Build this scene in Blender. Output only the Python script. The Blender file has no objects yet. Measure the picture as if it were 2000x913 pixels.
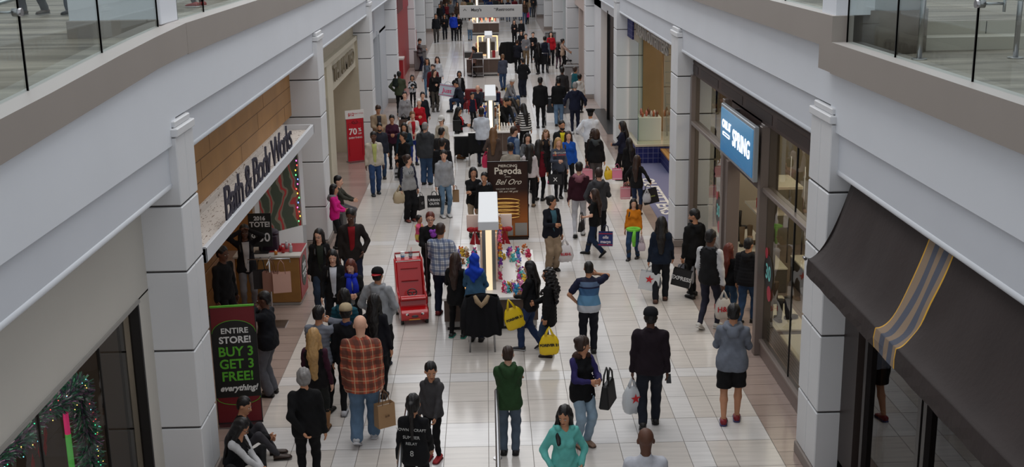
import bpy, math, random
import numpy as np
from mathutils import Matrix, Vector
random.seed(7); RNG=np.random.RandomState(11)
SC=bpy.context.scene; COL=SC.collection
PI=math.pi
# ---------------------------------------------------------------- camera
CH=7.0; F_PX=2300.0; PITCH=.254508; YAW=.0186802; ROLL=-.0165147
_cp,_sp=math.cos(PITCH),math.sin(PITCH)
FWD=Vector((math.sin(YAW)*_cp,math.cos(YAW)*_cp,-_sp))
_r=Vector((math.cos(YAW),-math.sin(YAW),0)); _u=_r.cross(FWD)
RGT=_r*math.cos(ROLL)+_u*math.sin(ROLL); UPV=-_r*math.sin(ROLL)+_u*math.cos(ROLL)
cam=bpy.data.cameras.new('camera'); cam.sensor_width=36; cam.lens=F_PX/2000*36; cam.clip_end=400
co=bpy.data.objects.new('camera',cam); COL.objects.link(co)
M=Matrix((RGT,UPV,-FWD)).transposed().to_4x4(); M.translation=Vector((0,0,CH)); co.matrix_world=M
SC.camera=co
def ray(px,py): return RGT*((px-1000)/F_PX)-UPV*((py-456.5)/F_PX)+FWD
def onz(px,py,z=0.):
    d=ray(px,py); t=(z-CH)/d.z; return Vector((0,0,CH))+d*t
def proj(p):
    d=Vector(p)-Vector((0,0,CH)); w=d.dot(FWD); return 1000+F_PX*d.dot(RGT)/w, 456.5-F_PX*d.dot(UPV)/w
# ---------------------------------------------------------------- light
SC.view_settings.view_transform='Standard'; SC.view_settings.look='None'
SC.view_settings.exposure=-.22; SC.view_settings.gamma=1; SC.view_settings.use_curve_mapping=False
wd=bpy.data.worlds.new('world'); SC.world=wd; wd.use_nodes=True
bg=wd.node_tree.nodes['Background']; bg.inputs[0].default_value=(.93,.955,1,1); bg.inputs[1].default_value=.76
def area(loc,sx,sy,power,col=(1,1,1),rot=(0,0,0),spread=None):
    l=bpy.data.lights.new('overhead_area_light','AREA'); l.shape='RECTANGLE'; l.size=sx; l.size_y=sy; l.energy=power; l.color=col
    if spread: l.spread=spread
    o=bpy.data.objects.new('overhead_area_light',l); o.location=loc; o.rotation_euler=rot; COL.objects.link(o); return o
# area light added to give direction to daylight from the long glazed roof
area((0,47,16),7,74,3700,(1,.99,.98))
# ---------------------------------------------------------------- materials
def lin(c):
    return tuple(((v/255)/12.92 if v/255<=.04045 else ((v/255+.055)/1.055)**2.4) for v in c)
MATS={}
def mat(rgb,rough=.6,metal=0,emit=0,bump=0,bscale=40,var=0,vscale=6,coat=0,spec=.5,key=None):
    k=key or ('m',tuple(rgb),rough,metal,emit,bump,bscale,var,vscale,coat,spec)
    if k in MATS: return MATS[k]
    m=bpy.data.materials.new('material'); m.use_nodes=True; nt=m.node_tree; b=nt.nodes['Principled BSDF']
    c=lin(rgb)+(1,)
    b.inputs['Base Color'].default_value=c; b.inputs['Roughness'].default_value=rough; b.inputs['Metallic'].default_value=metal
    b.inputs['Specular IOR Level'].default_value=spec; b.inputs['Coat Weight'].default_value=coat
    if emit: b.inputs['Emission Color'].default_value=c; b.inputs['Emission Strength'].default_value=emit
    if bump or var:
        tc=nt.nodes.new('ShaderNodeTexCoord')
    if bump:
        n=nt.nodes.new('ShaderNodeTexNoise'); n.inputs['Scale'].default_value=bscale; n.inputs['Detail'].default_value=3
        nt.links.new(tc.outputs['Object'],n.inputs['Vector'])
        bp=nt.nodes.new('ShaderNodeBump'); bp.inputs['Strength'].default_value=bump; bp.inputs['Distance'].default_value=.01
        nt.links.new(n.outputs[0],bp.inputs['Height']); nt.links.new(bp.outputs[0],b.inputs['Normal'])
    if var:
        n=nt.nodes.new('ShaderNodeTexNoise'); n.inputs['Scale'].default_value=vscale; n.inputs['Detail'].default_value=4
        nt.links.new(tc.outputs['Object'],n.inputs['Vector'])
        mx=nt.nodes.new('ShaderNodeMix'); mx.data_type='RGBA'; mx.blend_type='MULTIPLY'
        mr=nt.nodes.new('ShaderNodeMapRange'); mr.inputs[1].default_value=.3; mr.inputs[2].default_value=.7; mr.inputs[3].default_value=1-var; mr.inputs[4].default_value=1+var*.5
        nt.links.new(n.outputs[0],mr.inputs[0]); mx.inputs[0].default_value=1
        mx.inputs[6].default_value=c; nt.links.new(mr.outputs[0],mx.inputs[7]); nt.links.new(mx.outputs[2],b.inputs['Base Color'])
    MATS[k]=m; return m
def cloth(rgb,rough=.85): return mat(rgb,rough,bump=.35,bscale=28,var=.16,vscale=9,spec=.25)
def glassmat(tint=(235,245,242),refl=1.0,key='glass'):
    if key in MATS: return MATS[key]
    m=bpy.data.materials.new('glass'); m.use_nodes=True; nt=m.node_tree; nt.nodes.clear()
    o=nt.nodes.new('ShaderNodeOutputMaterial'); t=nt.nodes.new('ShaderNodeBsdfTransparent'); g=nt.nodes.new('ShaderNodeBsdfGlossy')
    g.inputs['Roughness'].default_value=.015; t.inputs[0].default_value=lin(tint)+(1,)
    ge=nt.nodes.new('ShaderNodeNewGeometry'); dt=nt.nodes.new('ShaderNodeVectorMath'); dt.operation='DOT_PRODUCT'
    nt.links.new(ge.outputs['Normal'],dt.inputs[0]); nt.links.new(ge.outputs['Incoming'],dt.inputs[1])
    c5=_math(nt,'POWER',_math(nt,'SUBTRACT',1.0,_math(nt,'ABSOLUTE',dt.outputs['Value'])),5.0)
    fr=_math(nt,'MULTIPLY',_math(nt,'ADD',_math(nt,'MULTIPLY',c5,.96),.04),refl)
    fr=_math(nt,'MINIMUM',_math(nt,'MULTIPLY',fr,_math(nt,'SUBTRACT',1.0,ge.outputs['Backfacing'])),1.0)
    x=nt.nodes.new('ShaderNodeMixShader'); nt.links.new(fr,x.inputs[0])
    nt.links.new(t.outputs[0],x.inputs[1]); nt.links.new(g.outputs[0],x.inputs[2]); nt.links.new(x.outputs[0],o.inputs[0])
    MATS[key]=m; return m
def nodemat(key,fn,rough=.7,spec=.3):
    """fn(nt, coord socket) -> colour socket"""
    if key in MATS: return MATS[key]
    m=bpy.data.materials.new('material'); m.use_nodes=True; nt=m.node_tree; b=nt.nodes['Principled BSDF']
    b.inputs['Roughness'].default_value=rough; b.inputs['Specular IOR Level'].default_value=spec
    tc=nt.nodes.new('ShaderNodeTexCoord'); nt.links.new(fn(nt,tc.outputs['Object']),b.inputs['Base Color'])
    MATS[key]=m; return m
def _sep(nt,s):
    n=nt.nodes.new('ShaderNodeSeparateXYZ'); nt.links.new(s,n.inputs[0]); return n.outputs
def _math(nt,op,a,b=None,c=None):
    n=nt.nodes.new('ShaderNodeMath'); n.operation=op
    for i,v in enumerate((a,b,c)):
        if v is None: continue
        if isinstance(v,(int,float)): n.inputs[i].default_value=v
        else: nt.links.new(v,n.inputs[i])
    return n.outputs[0]
def _mix(nt,f,a,b):
    n=nt.nodes.new('ShaderNodeMix'); n.data_type='RGBA'
    if isinstance(f,(int,float)): n.inputs[0].default_value=f
    else: nt.links.new(f,n.inputs[0])
    for i,v in ((6,a),(7,b)):
        if isinstance(v,tuple): n.inputs[i].default_value=lin(v)+(1,)
        else: nt.links.new(v,n.inputs[i])
    return n.outputs[2]
def _band(nt,s,period,lo,hi,off=0):
    """1 where frac((s+off)/period) in [lo,hi]"""
    f=_math(nt,'FRACT',_math(nt,'ADD',_math(nt,'DIVIDE',s,period),100+off))
    return _math(nt,'MULTIPLY',_math(nt,'GREATER_THAN',f,lo),_math(nt,'LESS_THAN',f,hi))
def stripes(base,col,period=.07,duty=.4,axis=2):
    def fn(nt,s): return _mix(nt,_band(nt,_sep(nt,s)[axis],period,0,duty),base,col)
    return nodemat(('stripe',base,col,period,duty,axis),fn)
def plaid(base,c1,c2,period=.12):
    def fn(nt,s):
        o=_sep(nt,s); a=_math(nt,'ADD',o[0],_math(nt,'MULTIPLY',o[1],.6))
        k=_mix(nt,_math(nt,'MULTIPLY',_band(nt,a,period,0,.42),.65),base,c1)
        k=_mix(nt,_math(nt,'MULTIPLY',_band(nt,o[2],period,0,.42),.65),k,c1)
        k=_mix(nt,_math(nt,'MULTIPLY',_band(nt,a,period,.64,.73),.55),k,c2); k=_mix(nt,_math(nt,'MULTIPLY',_band(nt,o[2],period,.64,.73),.55),k,c2); return k
    return nodemat(('plaid',base,c1,c2,period),fn)
def checks(c1,c2,p=.09):
    def fn(nt,s):
        n=nt.nodes.new('ShaderNodeTexVoronoi'); n.inputs['Scale'].default_value=1/p; nt.links.new(s,n.inputs['Vector'])
        return _mix(nt,_math(nt,'GREATER_THAN',_sep(nt,n.outputs['Color'])[0],.5),c1,c2)
    return nodemat(('chk',c1,c2,p),fn)
def zbands(levels,cols,key):
    """colour by object height: cols[i] below levels[i], last above"""
    def fn(nt,s):
        z=_sep(nt,s)[2]; k=None
        for i in range(len(levels)):
            f=_math(nt,'GREATER_THAN',z,levels[i]); k=_mix(nt,f,cols[0] if k is None else k,cols[i+1])
        return k
    return nodemat(('zb',key),fn)
def frontpanel(outer,inner,w,taper=.0):
    """open jacket: inner colour on a strip down the chest"""
    def fn(nt,s):
        o=_sep(nt,s); f=_math(nt,'MULTIPLY',_math(nt,'LESS_THAN',_math(nt,'ABSOLUTE',o[0]),w),_math(nt,'GREATER_THAN',o[1],.03))
        return _mix(nt,f,outer,inner)
    return nodemat(('fp',outer,inner,w),fn)
# ---------------------------------------------------------------- mesh builder
class MB:
    def __init__(s): s.v=[]; s.f=[]; s.m=[]; s.sm=[]
    def add(s,v,f,m=0,smooth=False):
        b=len(s.v); s.v+= [tuple(p) for p in v]; s.f+=[tuple(i+b for i in q) for q in f]; s.m+=[m]*len(f); s.sm+=[smooth]*len(f); return s
    def box(s,x0,x1,y0,y1,z0,z1,m=0,T=None):
        if x0>x1:x0,x1=x1,x0
        if y0>y1:y0,y1=y1,y0
        v=[(x,y,z) for z in (z0,z1) for y in (y0,y1) for x in (x0,x1)]
        if T is not None: v=[T@Vector(p) for p in v]
        return s.add(v,[(0,2,3,1),(4,5,7,6),(0,1,5,4),(2,6,7,3),(0,4,6,2),(1,3,7,5)],m)
    def cyl(s,a,b,r0,r1=None,n=12,m=0,cap=True,smooth=True):
        a=Vector(a);b=Vector(b); r1=r0 if r1 is None else r1
        return s.tube([a,b],[r0,r1],n,m,cap,smooth)
    def tube(s,pts,rr,n=8,m=0,cap=True,smooth=True,sq=None,up=None):
        pts=[Vector(p) for p in pts]; L=len(pts)
        if not isinstance(rr,(list,tuple)): rr=[rr]*L
        V=[]; prev=None
        for i,p in enumerate(pts):
            d=(pts[min(i+1,L-1)]-pts[max(i-1,0)]); d=d.normalized() if d.length>1e-9 else Vector((0,0,1))
            if prev is None:
                h=Vector(up) if up is not None else (Vector((0,0,1)) if abs(d.z)<.9 else Vector((0,1,0)))
            else: h=prev
            x=h.cross(d); x=x.normalized() if x.length>1e-6 else Vector((1,0,0)); y=d.cross(x); prev=y
            for k in range(n):
                a=2*PI*k/n; V.append(p+x*math.cos(a)*rr[i]*(sq or 1)+y*math.sin(a)*rr[i])
        Fc=[(i*n+k,i*n+(k+1)%n,(i+1)*n+(k+1)%n,(i+1)*n+k) for i in range(L-1) for k in range(n)]
        b=len(s.v); s.add(V,Fc,m,smooth)
        if cap:
            s.f+=[tuple(b+k for k in range(n))[::-1],tuple(b+(L-1)*n+k for k in range(n))]; s.m+=[m,m]; s.sm+=[False,False]
        return s
    def ell(s,c,r,n=10,k=7,m=0,R=None):
        V=[];Fc=[]
        for j in range(k+1):
            t=PI*j/k
            for i in range(n):
                a=2*PI*i/n; p=Vector((math.sin(t)*math.cos(a)*r[0],math.sin(t)*math.sin(a)*r[1],math.cos(t)*r[2]))
                if R is not None: p=R@p
                V.append(p+Vector(c))
        for j in range(k):
            for i in range(n): Fc.append((j*n+i,(j+1)*n+i,(j+1)*n+(i+1)%n,j*n+(i+1)%n))
        return s.add(V,Fc,m,True)
    def prism(s,poly,z0,z1,m=0,T=None):
        n=len(poly); V=[(x,y,z0) for x,y in poly]+[(x,y,z1) for x,y in poly]
        if T is not None: V=[T@Vector(p) for p in V]
        return s.add(V,[tuple(range(n))[::-1],tuple(range(n,2*n))]+[(i,(i+1)%n,n+(i+1)%n,n+i) for i in range(n)],m)
    def grid(s,fn,nu,nv,m=0,smooth=True,mf=None):
        V=[fn(i/nu,j/nv) for j in range(nv+1) for i in range(nu+1)]
        b=len(s.v); s.v+=[tuple(p) for p in V]
        for j in range(nv):
            for i in range(nu):
                a=b+j*(nu+1)+i; s.f.append((a,a+1,a+nu+2,a+nu+1)); s.m.append(mf(i,j) if mf else m); s.sm.append(smooth)
        return s
    def build(s,name,mats,parent=None,bevel=0,T=None,solid=0):
        me=bpy.data.meshes.new(name); me.from_pydata(s.v if T is None else [T@Vector(p) for p in s.v],[],s.f)
        if not isinstance(mats,(list,tuple)): mats=[mats]
        for q in mats: me.materials.append(q)
        me.polygons.foreach_set('material_index',s.m); me.polygons.foreach_set('use_smooth',s.sm); me.update()
        o=bpy.data.objects.new(name,me); COL.objects.link(o)
        if parent is not None: o.parent=parent
        if solid:
            md=o.modifiers.new('s','SOLIDIFY'); md.thickness=solid; md.offset=0
        if bevel:
            md=o.modifiers.new('b','BEVEL'); md.width=bevel; md.segments=1; md.limit_method='ANGLE'
        return o
def tag(o,label,cat,group=None):
    o['label']=label; o['category']=cat
    if group: o['group']=group
    return o
def st(o): o['kind']='structure'; return o
def empty(name,loc,label,cat,rz=0,group=None):
    o=bpy.data.objects.new(name,None); COL.objects.link(o); o.location=loc; o.rotation_euler=(0,0,rz); o.empty_display_size=.1
    return tag(o,label,cat,group)
def text(body,loc,xd,ud,size,m,parent=None,extrude=.01,name='lettering',off=0,sx=1,align='CENTER',shear=0,spacing=1):
    c=bpy.data.curves.new(name,'FONT'); c.body=body; c.size=size; c.extrude=extrude; c.offset=off; c.align_x=align; c.align_y='CENTER'; c.shear=shear
    c.space_character=spacing; c.materials.append(m); c.resolution_u=3
    o=bpy.data.objects.new(name,c); COL.objects.link(o)
    x=Vector(xd).normalized(); u=Vector(ud).normalized(); z=x.cross(u).normalized(); u=z.cross(x)
    A=Matrix((x*sx,u,z)).transposed().to_4x4(); A.translation=Vector(loc)
    me=bpy.data.meshes.new_from_object(o); bpy.data.objects.remove(o); me.name=name; me.transform(A)
    o=bpy.data.objects.new(name,me); COL.objects.link(o)
    if parent is not None: o.parent=parent
    return o
# ================================================================ SETTING
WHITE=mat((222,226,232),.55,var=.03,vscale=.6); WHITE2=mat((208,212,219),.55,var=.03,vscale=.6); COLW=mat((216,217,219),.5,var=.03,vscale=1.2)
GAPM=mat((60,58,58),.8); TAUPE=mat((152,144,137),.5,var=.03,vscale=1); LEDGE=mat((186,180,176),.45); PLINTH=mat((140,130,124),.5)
STEEL=mat((170,170,172),.28,1); DARK=mat((22,20,20),.5); BLACKM=mat((12,12,13),.35); GLASS=glassmat(); GLASSD=glassmat((246,251,250),1.0,'glassd')
GEDGE=mat((40,62,60),.2)
def X(s,off): return (-3.7-off) if s<0 else (4.1+off)
# ---- walkway floor, tile by tile
def floor_tiles():
    def tilecol(nt,s,attr):
        a=nt.nodes.new('ShaderNodeAttribute'); a.attribute_name='tint'
        n=nt.nodes.new('ShaderNodeTexNoise'); mp=nt.nodes.new('ShaderNodeMapping'); mp.inputs['Scale'].default_value=(.7,9,1)
        nt.links.new(s,mp.inputs[0]); nt.links.new(mp.outputs[0],n.inputs['Vector']); n.inputs['Scale'].default_value=1.6; n.inputs['Detail'].default_value=5
        mr=nt.nodes.new('ShaderNodeMapRange'); mr.inputs[1].default_value=.3; mr.inputs[2].default_value=.7; mr.inputs[3].default_value=.90; mr.inputs[4].default_value=1.05
        nt.links.new(n.outputs[0],mr.inputs[0])
        m=nt.nodes.new('ShaderNodeMix'); m.data_type='RGBA'; m.blend_type='MULTIPLY'; m.inputs[0].default_value=1
        nt.links.new(a.outputs['Color'],m.inputs[6]); nt.links.new(mr.outputs[0],m.inputs[7]); return m.outputs[2]
    mt=nodemat('tiles',lambda nt,s: tilecol(nt,s,0),.16,.5)
    grout=mat((120,112,106),.7)
    xs=[-3.43,-2.83,-2.22,-1.9,-1.6,-1.0,-.7,-.09,.52,1.13,1.73,2.03,2.64,2.95,3.25,3.86]
    white={2:0,5:1,10:1,12:1}   # narrow light runs
    rows=[]; y=17.58-8.5*2
    while y<135:
        rows.append((y,y+.38,1)); yy=y+.38
        n=10
        for k in range(n): rows.append((yy+k*.765*1.0614,yy+(k+1)*.765*1.0614,2 if k==7 else 0))
        y=yy+n*.765*1.0614
    V=[];Fs=[];C=[]
    def q(x0,x1,y0,y1,c):
        g=.004; b=len(V); V.extend([(x0+g,y0+g,0),(x1-g,y0+g,0),(x1-g,y1-g,0),(x0+g,y1-g,0)]); Fs.append((b,b+1,b+2,b+3)); C.append(c)
    W_=(218,215,213); B_=(208,201,194); T_=(160,142,133)
    for (y0,y1,k) in rows:
        if y1<8: continue
        for i in range(len(xs)-1):
            w=(i in white) or k>=1
            base=W_ if w else B_
            j=RNG.uniform(.965,1.02); q(xs[i],xs[i+1],y0,y1,[v*j for v in lin(base)])
        for (a,b_) in ((-14,-3.43),(3.86,16)):
            n=2; dy=(y1-y0)/ (2 if y1-y0>.5 else 1); yy=y0
            while yy<y1-1e-3:
                x=a+RNG.uniform(-.6,0)
                if a<0: x=b_
                # planks laid across, from the edge line outwards
                x=b_ if a<0 else a
                first=RNG.uniform(.5,1.2)
                while (x>a if a<0 else x<b_):
                    w=first if first else 1.22; first=None
                    x2=x-w if a<0 else x+w
                    j=RNG.uniform(.86,1.06); q(min(x,x2),max(x,x2),yy,yy+dy,[v*j for v in lin(T_)]); x=x2
                yy+=dy
    me=bpy.data.meshes.new('floor'); nb=len(V)
    V.extend([(-14,2,-.004),(16,2,-.004),(16,135,-.004),(-14,135,-.004)]); Fs.append((nb,nb+1,nb+2,nb+3)); C.append([.1,.1,.1])
    me.from_pydata(V,[],Fs); at=me.color_attributes.new('tint','FLOAT_COLOR','CORNER')
    arr=np.ones((len(Fs)*4,4),np.float32); arr[:,:3]=np.repeat(np.array(C,np.float32),4,axis=0); at.data.foreach_set('color',arr.ravel())
    me.materials.append(mt); me.materials.append(grout); mi=[0]*len(Fs); mi[-1]=1; me.polygons.foreach_set('material_index',mi)
    o=bpy.data.objects.new('floor',me); COL.objects.link(o); st(o)
floor_tiles()
# ---- columns
def column(s,y0,y1,depth=.5,ztop=4.86,joints=(.95,1.98,3.0,3.82),groove=True):
    b=MB(); ym=(y0+y1)/2
    xo=X(s,0); b.box(X(s,.02),X(s,depth+.6),y0+.02,y1-.02,0,ztop-.1,1)
    zs=[.16]+list(joints)+[ztop-.2]
    for a,c in zip(zs[:-1],zs[1:]):
        g=.012
        b.box(X(s,0),X(s,depth+.6),y0,ym-.004,a+g,c-g,0); b.box(X(s,0),X(s,depth+.6),ym+.004,y1,a+g,c-g,0)
    b.box(X(s,-.03),X(s,.5),y0-.02,y1+.02,ztop-.2,ztop-.1,0); b.box(X(s,.01),X(s,.4),y0+.05,y1-.05,ztop-.1,ztop-.02,0)
    b.box(X(s,-.02),X(s,depth+.6),y0-.02,y1+.02,0,.16,2)
    return st(b.build('pillar',[COLW,GAPM,PLINTH],bevel=.012))
LC=[(13.85,14.68),(26.0,26.9),(38.0,38.85),(49.0,49.8),(61.8,62.6),(72,72.8),(84,84.8),(96,96.8),(108,108.8)]
RC=[(13.85,14.75),(25.4,26.3),(37.5,38.3),(49.1,49.9),(60.6,61.4),(72.6,73.4),(84,84.8),(96,96.8),(108,108.8)]
for y0,y1 in LC: column(-1,y0,y1)
for y0,y1 in RC: column(1,y0,y1,depth=.3)
# ---- fascia above the shops, parapet, upper floor
def fascia(s,y0,y1,dz):
    b=MB()
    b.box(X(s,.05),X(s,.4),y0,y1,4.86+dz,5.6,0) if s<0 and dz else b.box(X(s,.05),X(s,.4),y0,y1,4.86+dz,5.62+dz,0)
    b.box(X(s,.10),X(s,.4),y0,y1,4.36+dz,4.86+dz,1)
    b.box(X(s,.075),X(s,.102),y0,y1,4.845+dz,4.862+dz,2)  # dark strip stands in for the shadow line under the fascia step
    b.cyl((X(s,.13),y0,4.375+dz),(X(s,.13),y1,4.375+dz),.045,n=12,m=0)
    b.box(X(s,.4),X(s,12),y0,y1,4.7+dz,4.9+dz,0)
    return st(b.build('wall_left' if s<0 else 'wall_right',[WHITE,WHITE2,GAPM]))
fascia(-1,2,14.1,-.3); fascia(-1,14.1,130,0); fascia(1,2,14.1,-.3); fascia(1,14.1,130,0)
def woodgrey():
    def fn(nt,s):
        mp=nt.nodes.new('ShaderNodeMapping'); mp.inputs['Scale'].default_value=(.35,2.2,1); mp.inputs['Rotation'].default_value=(0,0,.25); nt.links.new(s,mp.inputs[0])
        n=nt.nodes.new('ShaderNodeTexNoise'); n.inputs['Scale'].default_value=1.3; n.inputs['Detail'].default_value=6; n.inputs['Distortion'].default_value=.6; nt.links.new(mp.outputs[0],n.inputs['Vector'])
        r=nt.nodes.new('ShaderNodeValToRGB'); e=r.color_ramp.elements; e[0].position=.33; e[0].color=lin((100,94,85))+(1,); e[1].position=.68; e[1].color=lin((166,158,145))+(1,)
        nt.links.new(n.outputs[0],r.inputs[0]); return r.outputs[0]
    return nodemat('woodgrey',fn,.5,.2)
WG=woodgrey()
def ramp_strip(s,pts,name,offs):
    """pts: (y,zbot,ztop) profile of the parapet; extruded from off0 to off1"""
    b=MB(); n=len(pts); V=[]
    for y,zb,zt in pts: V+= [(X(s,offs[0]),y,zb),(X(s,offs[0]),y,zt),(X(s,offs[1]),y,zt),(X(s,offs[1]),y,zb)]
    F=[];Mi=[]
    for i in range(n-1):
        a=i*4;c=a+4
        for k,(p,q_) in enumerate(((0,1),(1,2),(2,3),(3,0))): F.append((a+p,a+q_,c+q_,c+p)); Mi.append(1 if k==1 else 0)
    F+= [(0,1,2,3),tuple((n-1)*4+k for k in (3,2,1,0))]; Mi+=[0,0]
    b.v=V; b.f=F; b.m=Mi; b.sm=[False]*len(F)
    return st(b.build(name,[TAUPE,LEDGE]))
Lp=[(2,5.02,5.36),(8.9,5.33,5.66),(10,5.38,5.71),(12,5.47,5.82),(13.3,5.53,5.88),(14.7,5.56,5.93)]
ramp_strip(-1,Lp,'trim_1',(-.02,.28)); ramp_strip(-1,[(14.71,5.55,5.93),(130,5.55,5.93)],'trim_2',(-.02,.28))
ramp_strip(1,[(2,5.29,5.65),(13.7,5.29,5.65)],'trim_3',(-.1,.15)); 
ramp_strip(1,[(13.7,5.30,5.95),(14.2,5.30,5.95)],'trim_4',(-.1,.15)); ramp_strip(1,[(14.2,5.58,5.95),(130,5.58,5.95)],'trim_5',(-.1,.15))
b=MB(); b.box(X(-1,.2),-16,14.7,130,5.6,5.8,0)
V=[]; 
for y,z in ((2,5.3),(8.9,5.56),(12,5.72),(14.7,5.8)): V+=[(X(-1,.2),y,z),(-16,y,z)]
b.add(V,[(2*i,2*i+1,2*i+3,2*i+2) for i in range(3)],0)
st(b.build('floor',[WG]))
b=MB(); b.box(X(1,.1),18,2,14.0,5.3,5.5,0); b.box(X(1,.1),18,14.0,14.42,5.3,5.65,1); b.box(X(1,.1),18,14.42,130,5.3,5.8,1)
b.box(X(1,.12),18,14.45,130,5.8,5.805,0)
for i in range(7): b.box(4.9+i*1.6,4.908+i*1.6,13.995,14.01,5.5,5.65,2); b.box(4.5+i*1.6,4.508+i*1.6,14.415,14.425,5.65,5.8,2)
st(b.build('floor',[WG,mat((176,172,160),.4),GAPM]))
# back walls of the upper gallery so that the glass has something to mirror and show
for s,x in ((-1,-15.5),(1,17.5)):
    b=MB(); b.box(x,x+.3,2,130,5.3,10,0)
    for k in range(12): b.box(x+(.31 if s<0 else -.01),x+(.33 if s<0 else -.03),6+k*10,12+k*10,5.8,8.6,1)
    st(b.build('wall_left' if s<0 else 'wall_right',[WHITE2,mat((70,66,64),.3)]))
# glass balustrades
def balustrade(s,panes,zf,off,label):
    root=empty('glass_balustrade',(X(s,off),panes[0][0],zf(panes[0][0])),label,'railing')
    for y0,y1 in panes:
        V=[]
        for y in (y0+.006,y1-.006):
            for z in (zf(y)-.02,zf(y)+1.08):
                for dx in (-.007,.007): V.append((X(s,off)+dx-root.location[0],y-root.location[1],z-root.location[2]))
        b=MB(); b.add(V,[(0,2,3,1),(4,5,7,6),(0,1,5,4),(2,6,7,3),(0,4,6,2),(1,3,7,5)])
        b.m=[1,1,1,1,0,0]; b.build('glass_panel',[GLASSD,GEDGE],root)
        c=MB(); c.box(X(s,off)-.009-root.location[0],X(s,off)+.009-root.location[0],y1-.006-root.location[1],y1+.006-root.location[1],zf(y1)-.02-root.location[2],zf(y1)+1.08-root.location[2]); c.build('joint_seal',DARK,root)
        e=MB(); p=Vector((X(s,off),y1,zf(y1)+.66))-Vector(root.location); d=1 if s>0 else -1
        e.cyl(p+Vector((-.03*d,0,0)),p+Vector((.05*d,0,0)),.035,n=14); e.cyl(p+Vector((.05*d,0,0)),p+Vector((.22*d,0,0)),.012,n=8); e.cyl(p+Vector((.22*d,0,-.07)),p+Vector((.22*d,0,.07)),.014,n=8)
        e.build('clamp',STEEL,root)
    r=MB(); y0=panes[0][0]; y1=panes[-1][1]; pts=[]
    for t in np.linspace(y0,y1,8): pts.append(Vector((X(s,off)+(.22 if s>0 else -.22),t,zf(t)+.72))-Vector(root.location))
    r.tube(pts,.022,8); r.build('handrail',STEEL,root)
zl=lambda y: float(np.interp(y,[2,8.9,10,12,13.3,14.7],[5.36,5.66,5.71,5.82,5.88,5.93]))
balustrade(-1,[(3.9,6.0),(6.0,8.05),(8.05,10.12),(10.12,12.17),(12.17,14.33)],zl,.22,'clear glass balustrade panels on the sloping left balcony edge, in front of the white pier')
balustrade(-1,[(15.25,16.7),(16.7,20),(20,23),(23,26),(26,29)],lambda y:5.93,.22,'clear glass balustrade beyond the white pier on the left balcony')
balustrade(1,[(4.0,6.0),(6.0,8.1),(8.1,10.04),(10.04,12.01),(12.01,13.66)],lambda y:5.65,.07,'clear glass balustrade on the lower right balcony edge before the round column')
balustrade(1,[(14.5,16.6),(16.6,18.7),(18.7,21)],lambda y:5.95,.07,'clear glass balustrade beyond the round column on the right balcony')
b=MB(); b.box(-5.0,-3.9,14.42,15.2,5.93,9.5,0); b.box(-5.03,-3.93,14.39,15.22,5.7,6.0,1); st(b.build('pillar',[WHITE,TAUPE],bevel=.01))
b=MB(); b.cyl((4.78,14.1,5.5),(4.78,14.1,9.5),.42,n=40,m=0); b.cyl((4.78,14.1,5.5),(4.78,14.1,6.0),.45,n=40,m=1); b.box(4.06,4.7,13.78,14.35,5.95,9.5,0); st(b.build('pillar',[WHITE,mat((112,104,98),.4)]))
# steel posts of the ramp rail on the right gallery
def railpost(x,y,z,label):
    r=empty('rail_post',(x,y,z),label,'post')
    b=MB(); b.cyl((0,0,0),(0,0,1.0),.03,n=12); b.build('tube',STEEL,r); b=MB(); b.cyl((0,0,0),(0,0,.014),.085,n=20); b.build('base_flange',STEEL,r)
railpost(4.82,13.1,5.5,'steel rail post on the lower right gallery floor, closest to the round column')
railpost(5.88,13.05,5.5,'steel rail post at the far right of the lower gallery floor')
railpost(5.45,16.9,5.8,'steel rail post standing on the raised gallery floor behind the two steps')
# ================================================================ LEFT SHOPS
CREAM=mat((196,192,184),.6,var=.03,vscale=.8); WOOD=mat((176,128,72),.45,bump=.2,bscale=3,var=.16,vscale=1.5)
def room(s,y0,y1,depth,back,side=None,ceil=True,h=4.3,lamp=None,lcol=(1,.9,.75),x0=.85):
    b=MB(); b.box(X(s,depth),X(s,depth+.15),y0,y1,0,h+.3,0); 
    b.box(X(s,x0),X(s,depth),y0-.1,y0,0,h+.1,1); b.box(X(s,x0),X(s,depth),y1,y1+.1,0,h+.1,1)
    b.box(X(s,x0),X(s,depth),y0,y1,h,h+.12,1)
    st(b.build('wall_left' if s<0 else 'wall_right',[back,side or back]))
    if lamp: area((X(s,(depth+.6)/2),(y0+y1)/2,h-.05),depth*.6,(y1-y0)*.8,lamp,lcol)
# near left bay: cream shopfront wall with a window
b=MB(); XX=X(-1,.5)
b.box(XX,XX-.2,2,13.86,2.78,4.4,0); b.box(XX,XX-.2,13.42,13.86,0,2.8,0); b.box(XX,XX-.2,2,13.86,0,.35,0); b.box(XX,XX-.2,2,6.2,0,2.8,0)
b.box(XX+.025,XX-.02,6.2,13.42,2.76,2.80,1); b.box(XX+.005,XX-.1,13.38,13.425,.35,2.78,2)
st(b.build('wall_left',[CREAM,mat((150,147,142),.5),DARK]))
r=bpy.data.objects.new('window_1',None); COL.objects.link(r); st(r)
for (a,c) in ((6.2,8.5),(8.5,10.4),(10.4,12.2),(12.2,13.4)):
    b=MB(); b.box(XX-.10,XX-.115,a+.008,c-.008,.35,2.78); b.build('pane',glassmat((226,224,220),.5,'glassbrown'),r)
    b=MB(); b.box(XX-.09,XX-.125,c-.01,c+.01,.35,2.78); b.build('seal',DARK,r)
room(-1,3,13.6,3.0,mat((96,88,82),.6),lamp=70,lcol=(1,.9,.82),h=3.4)
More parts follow.
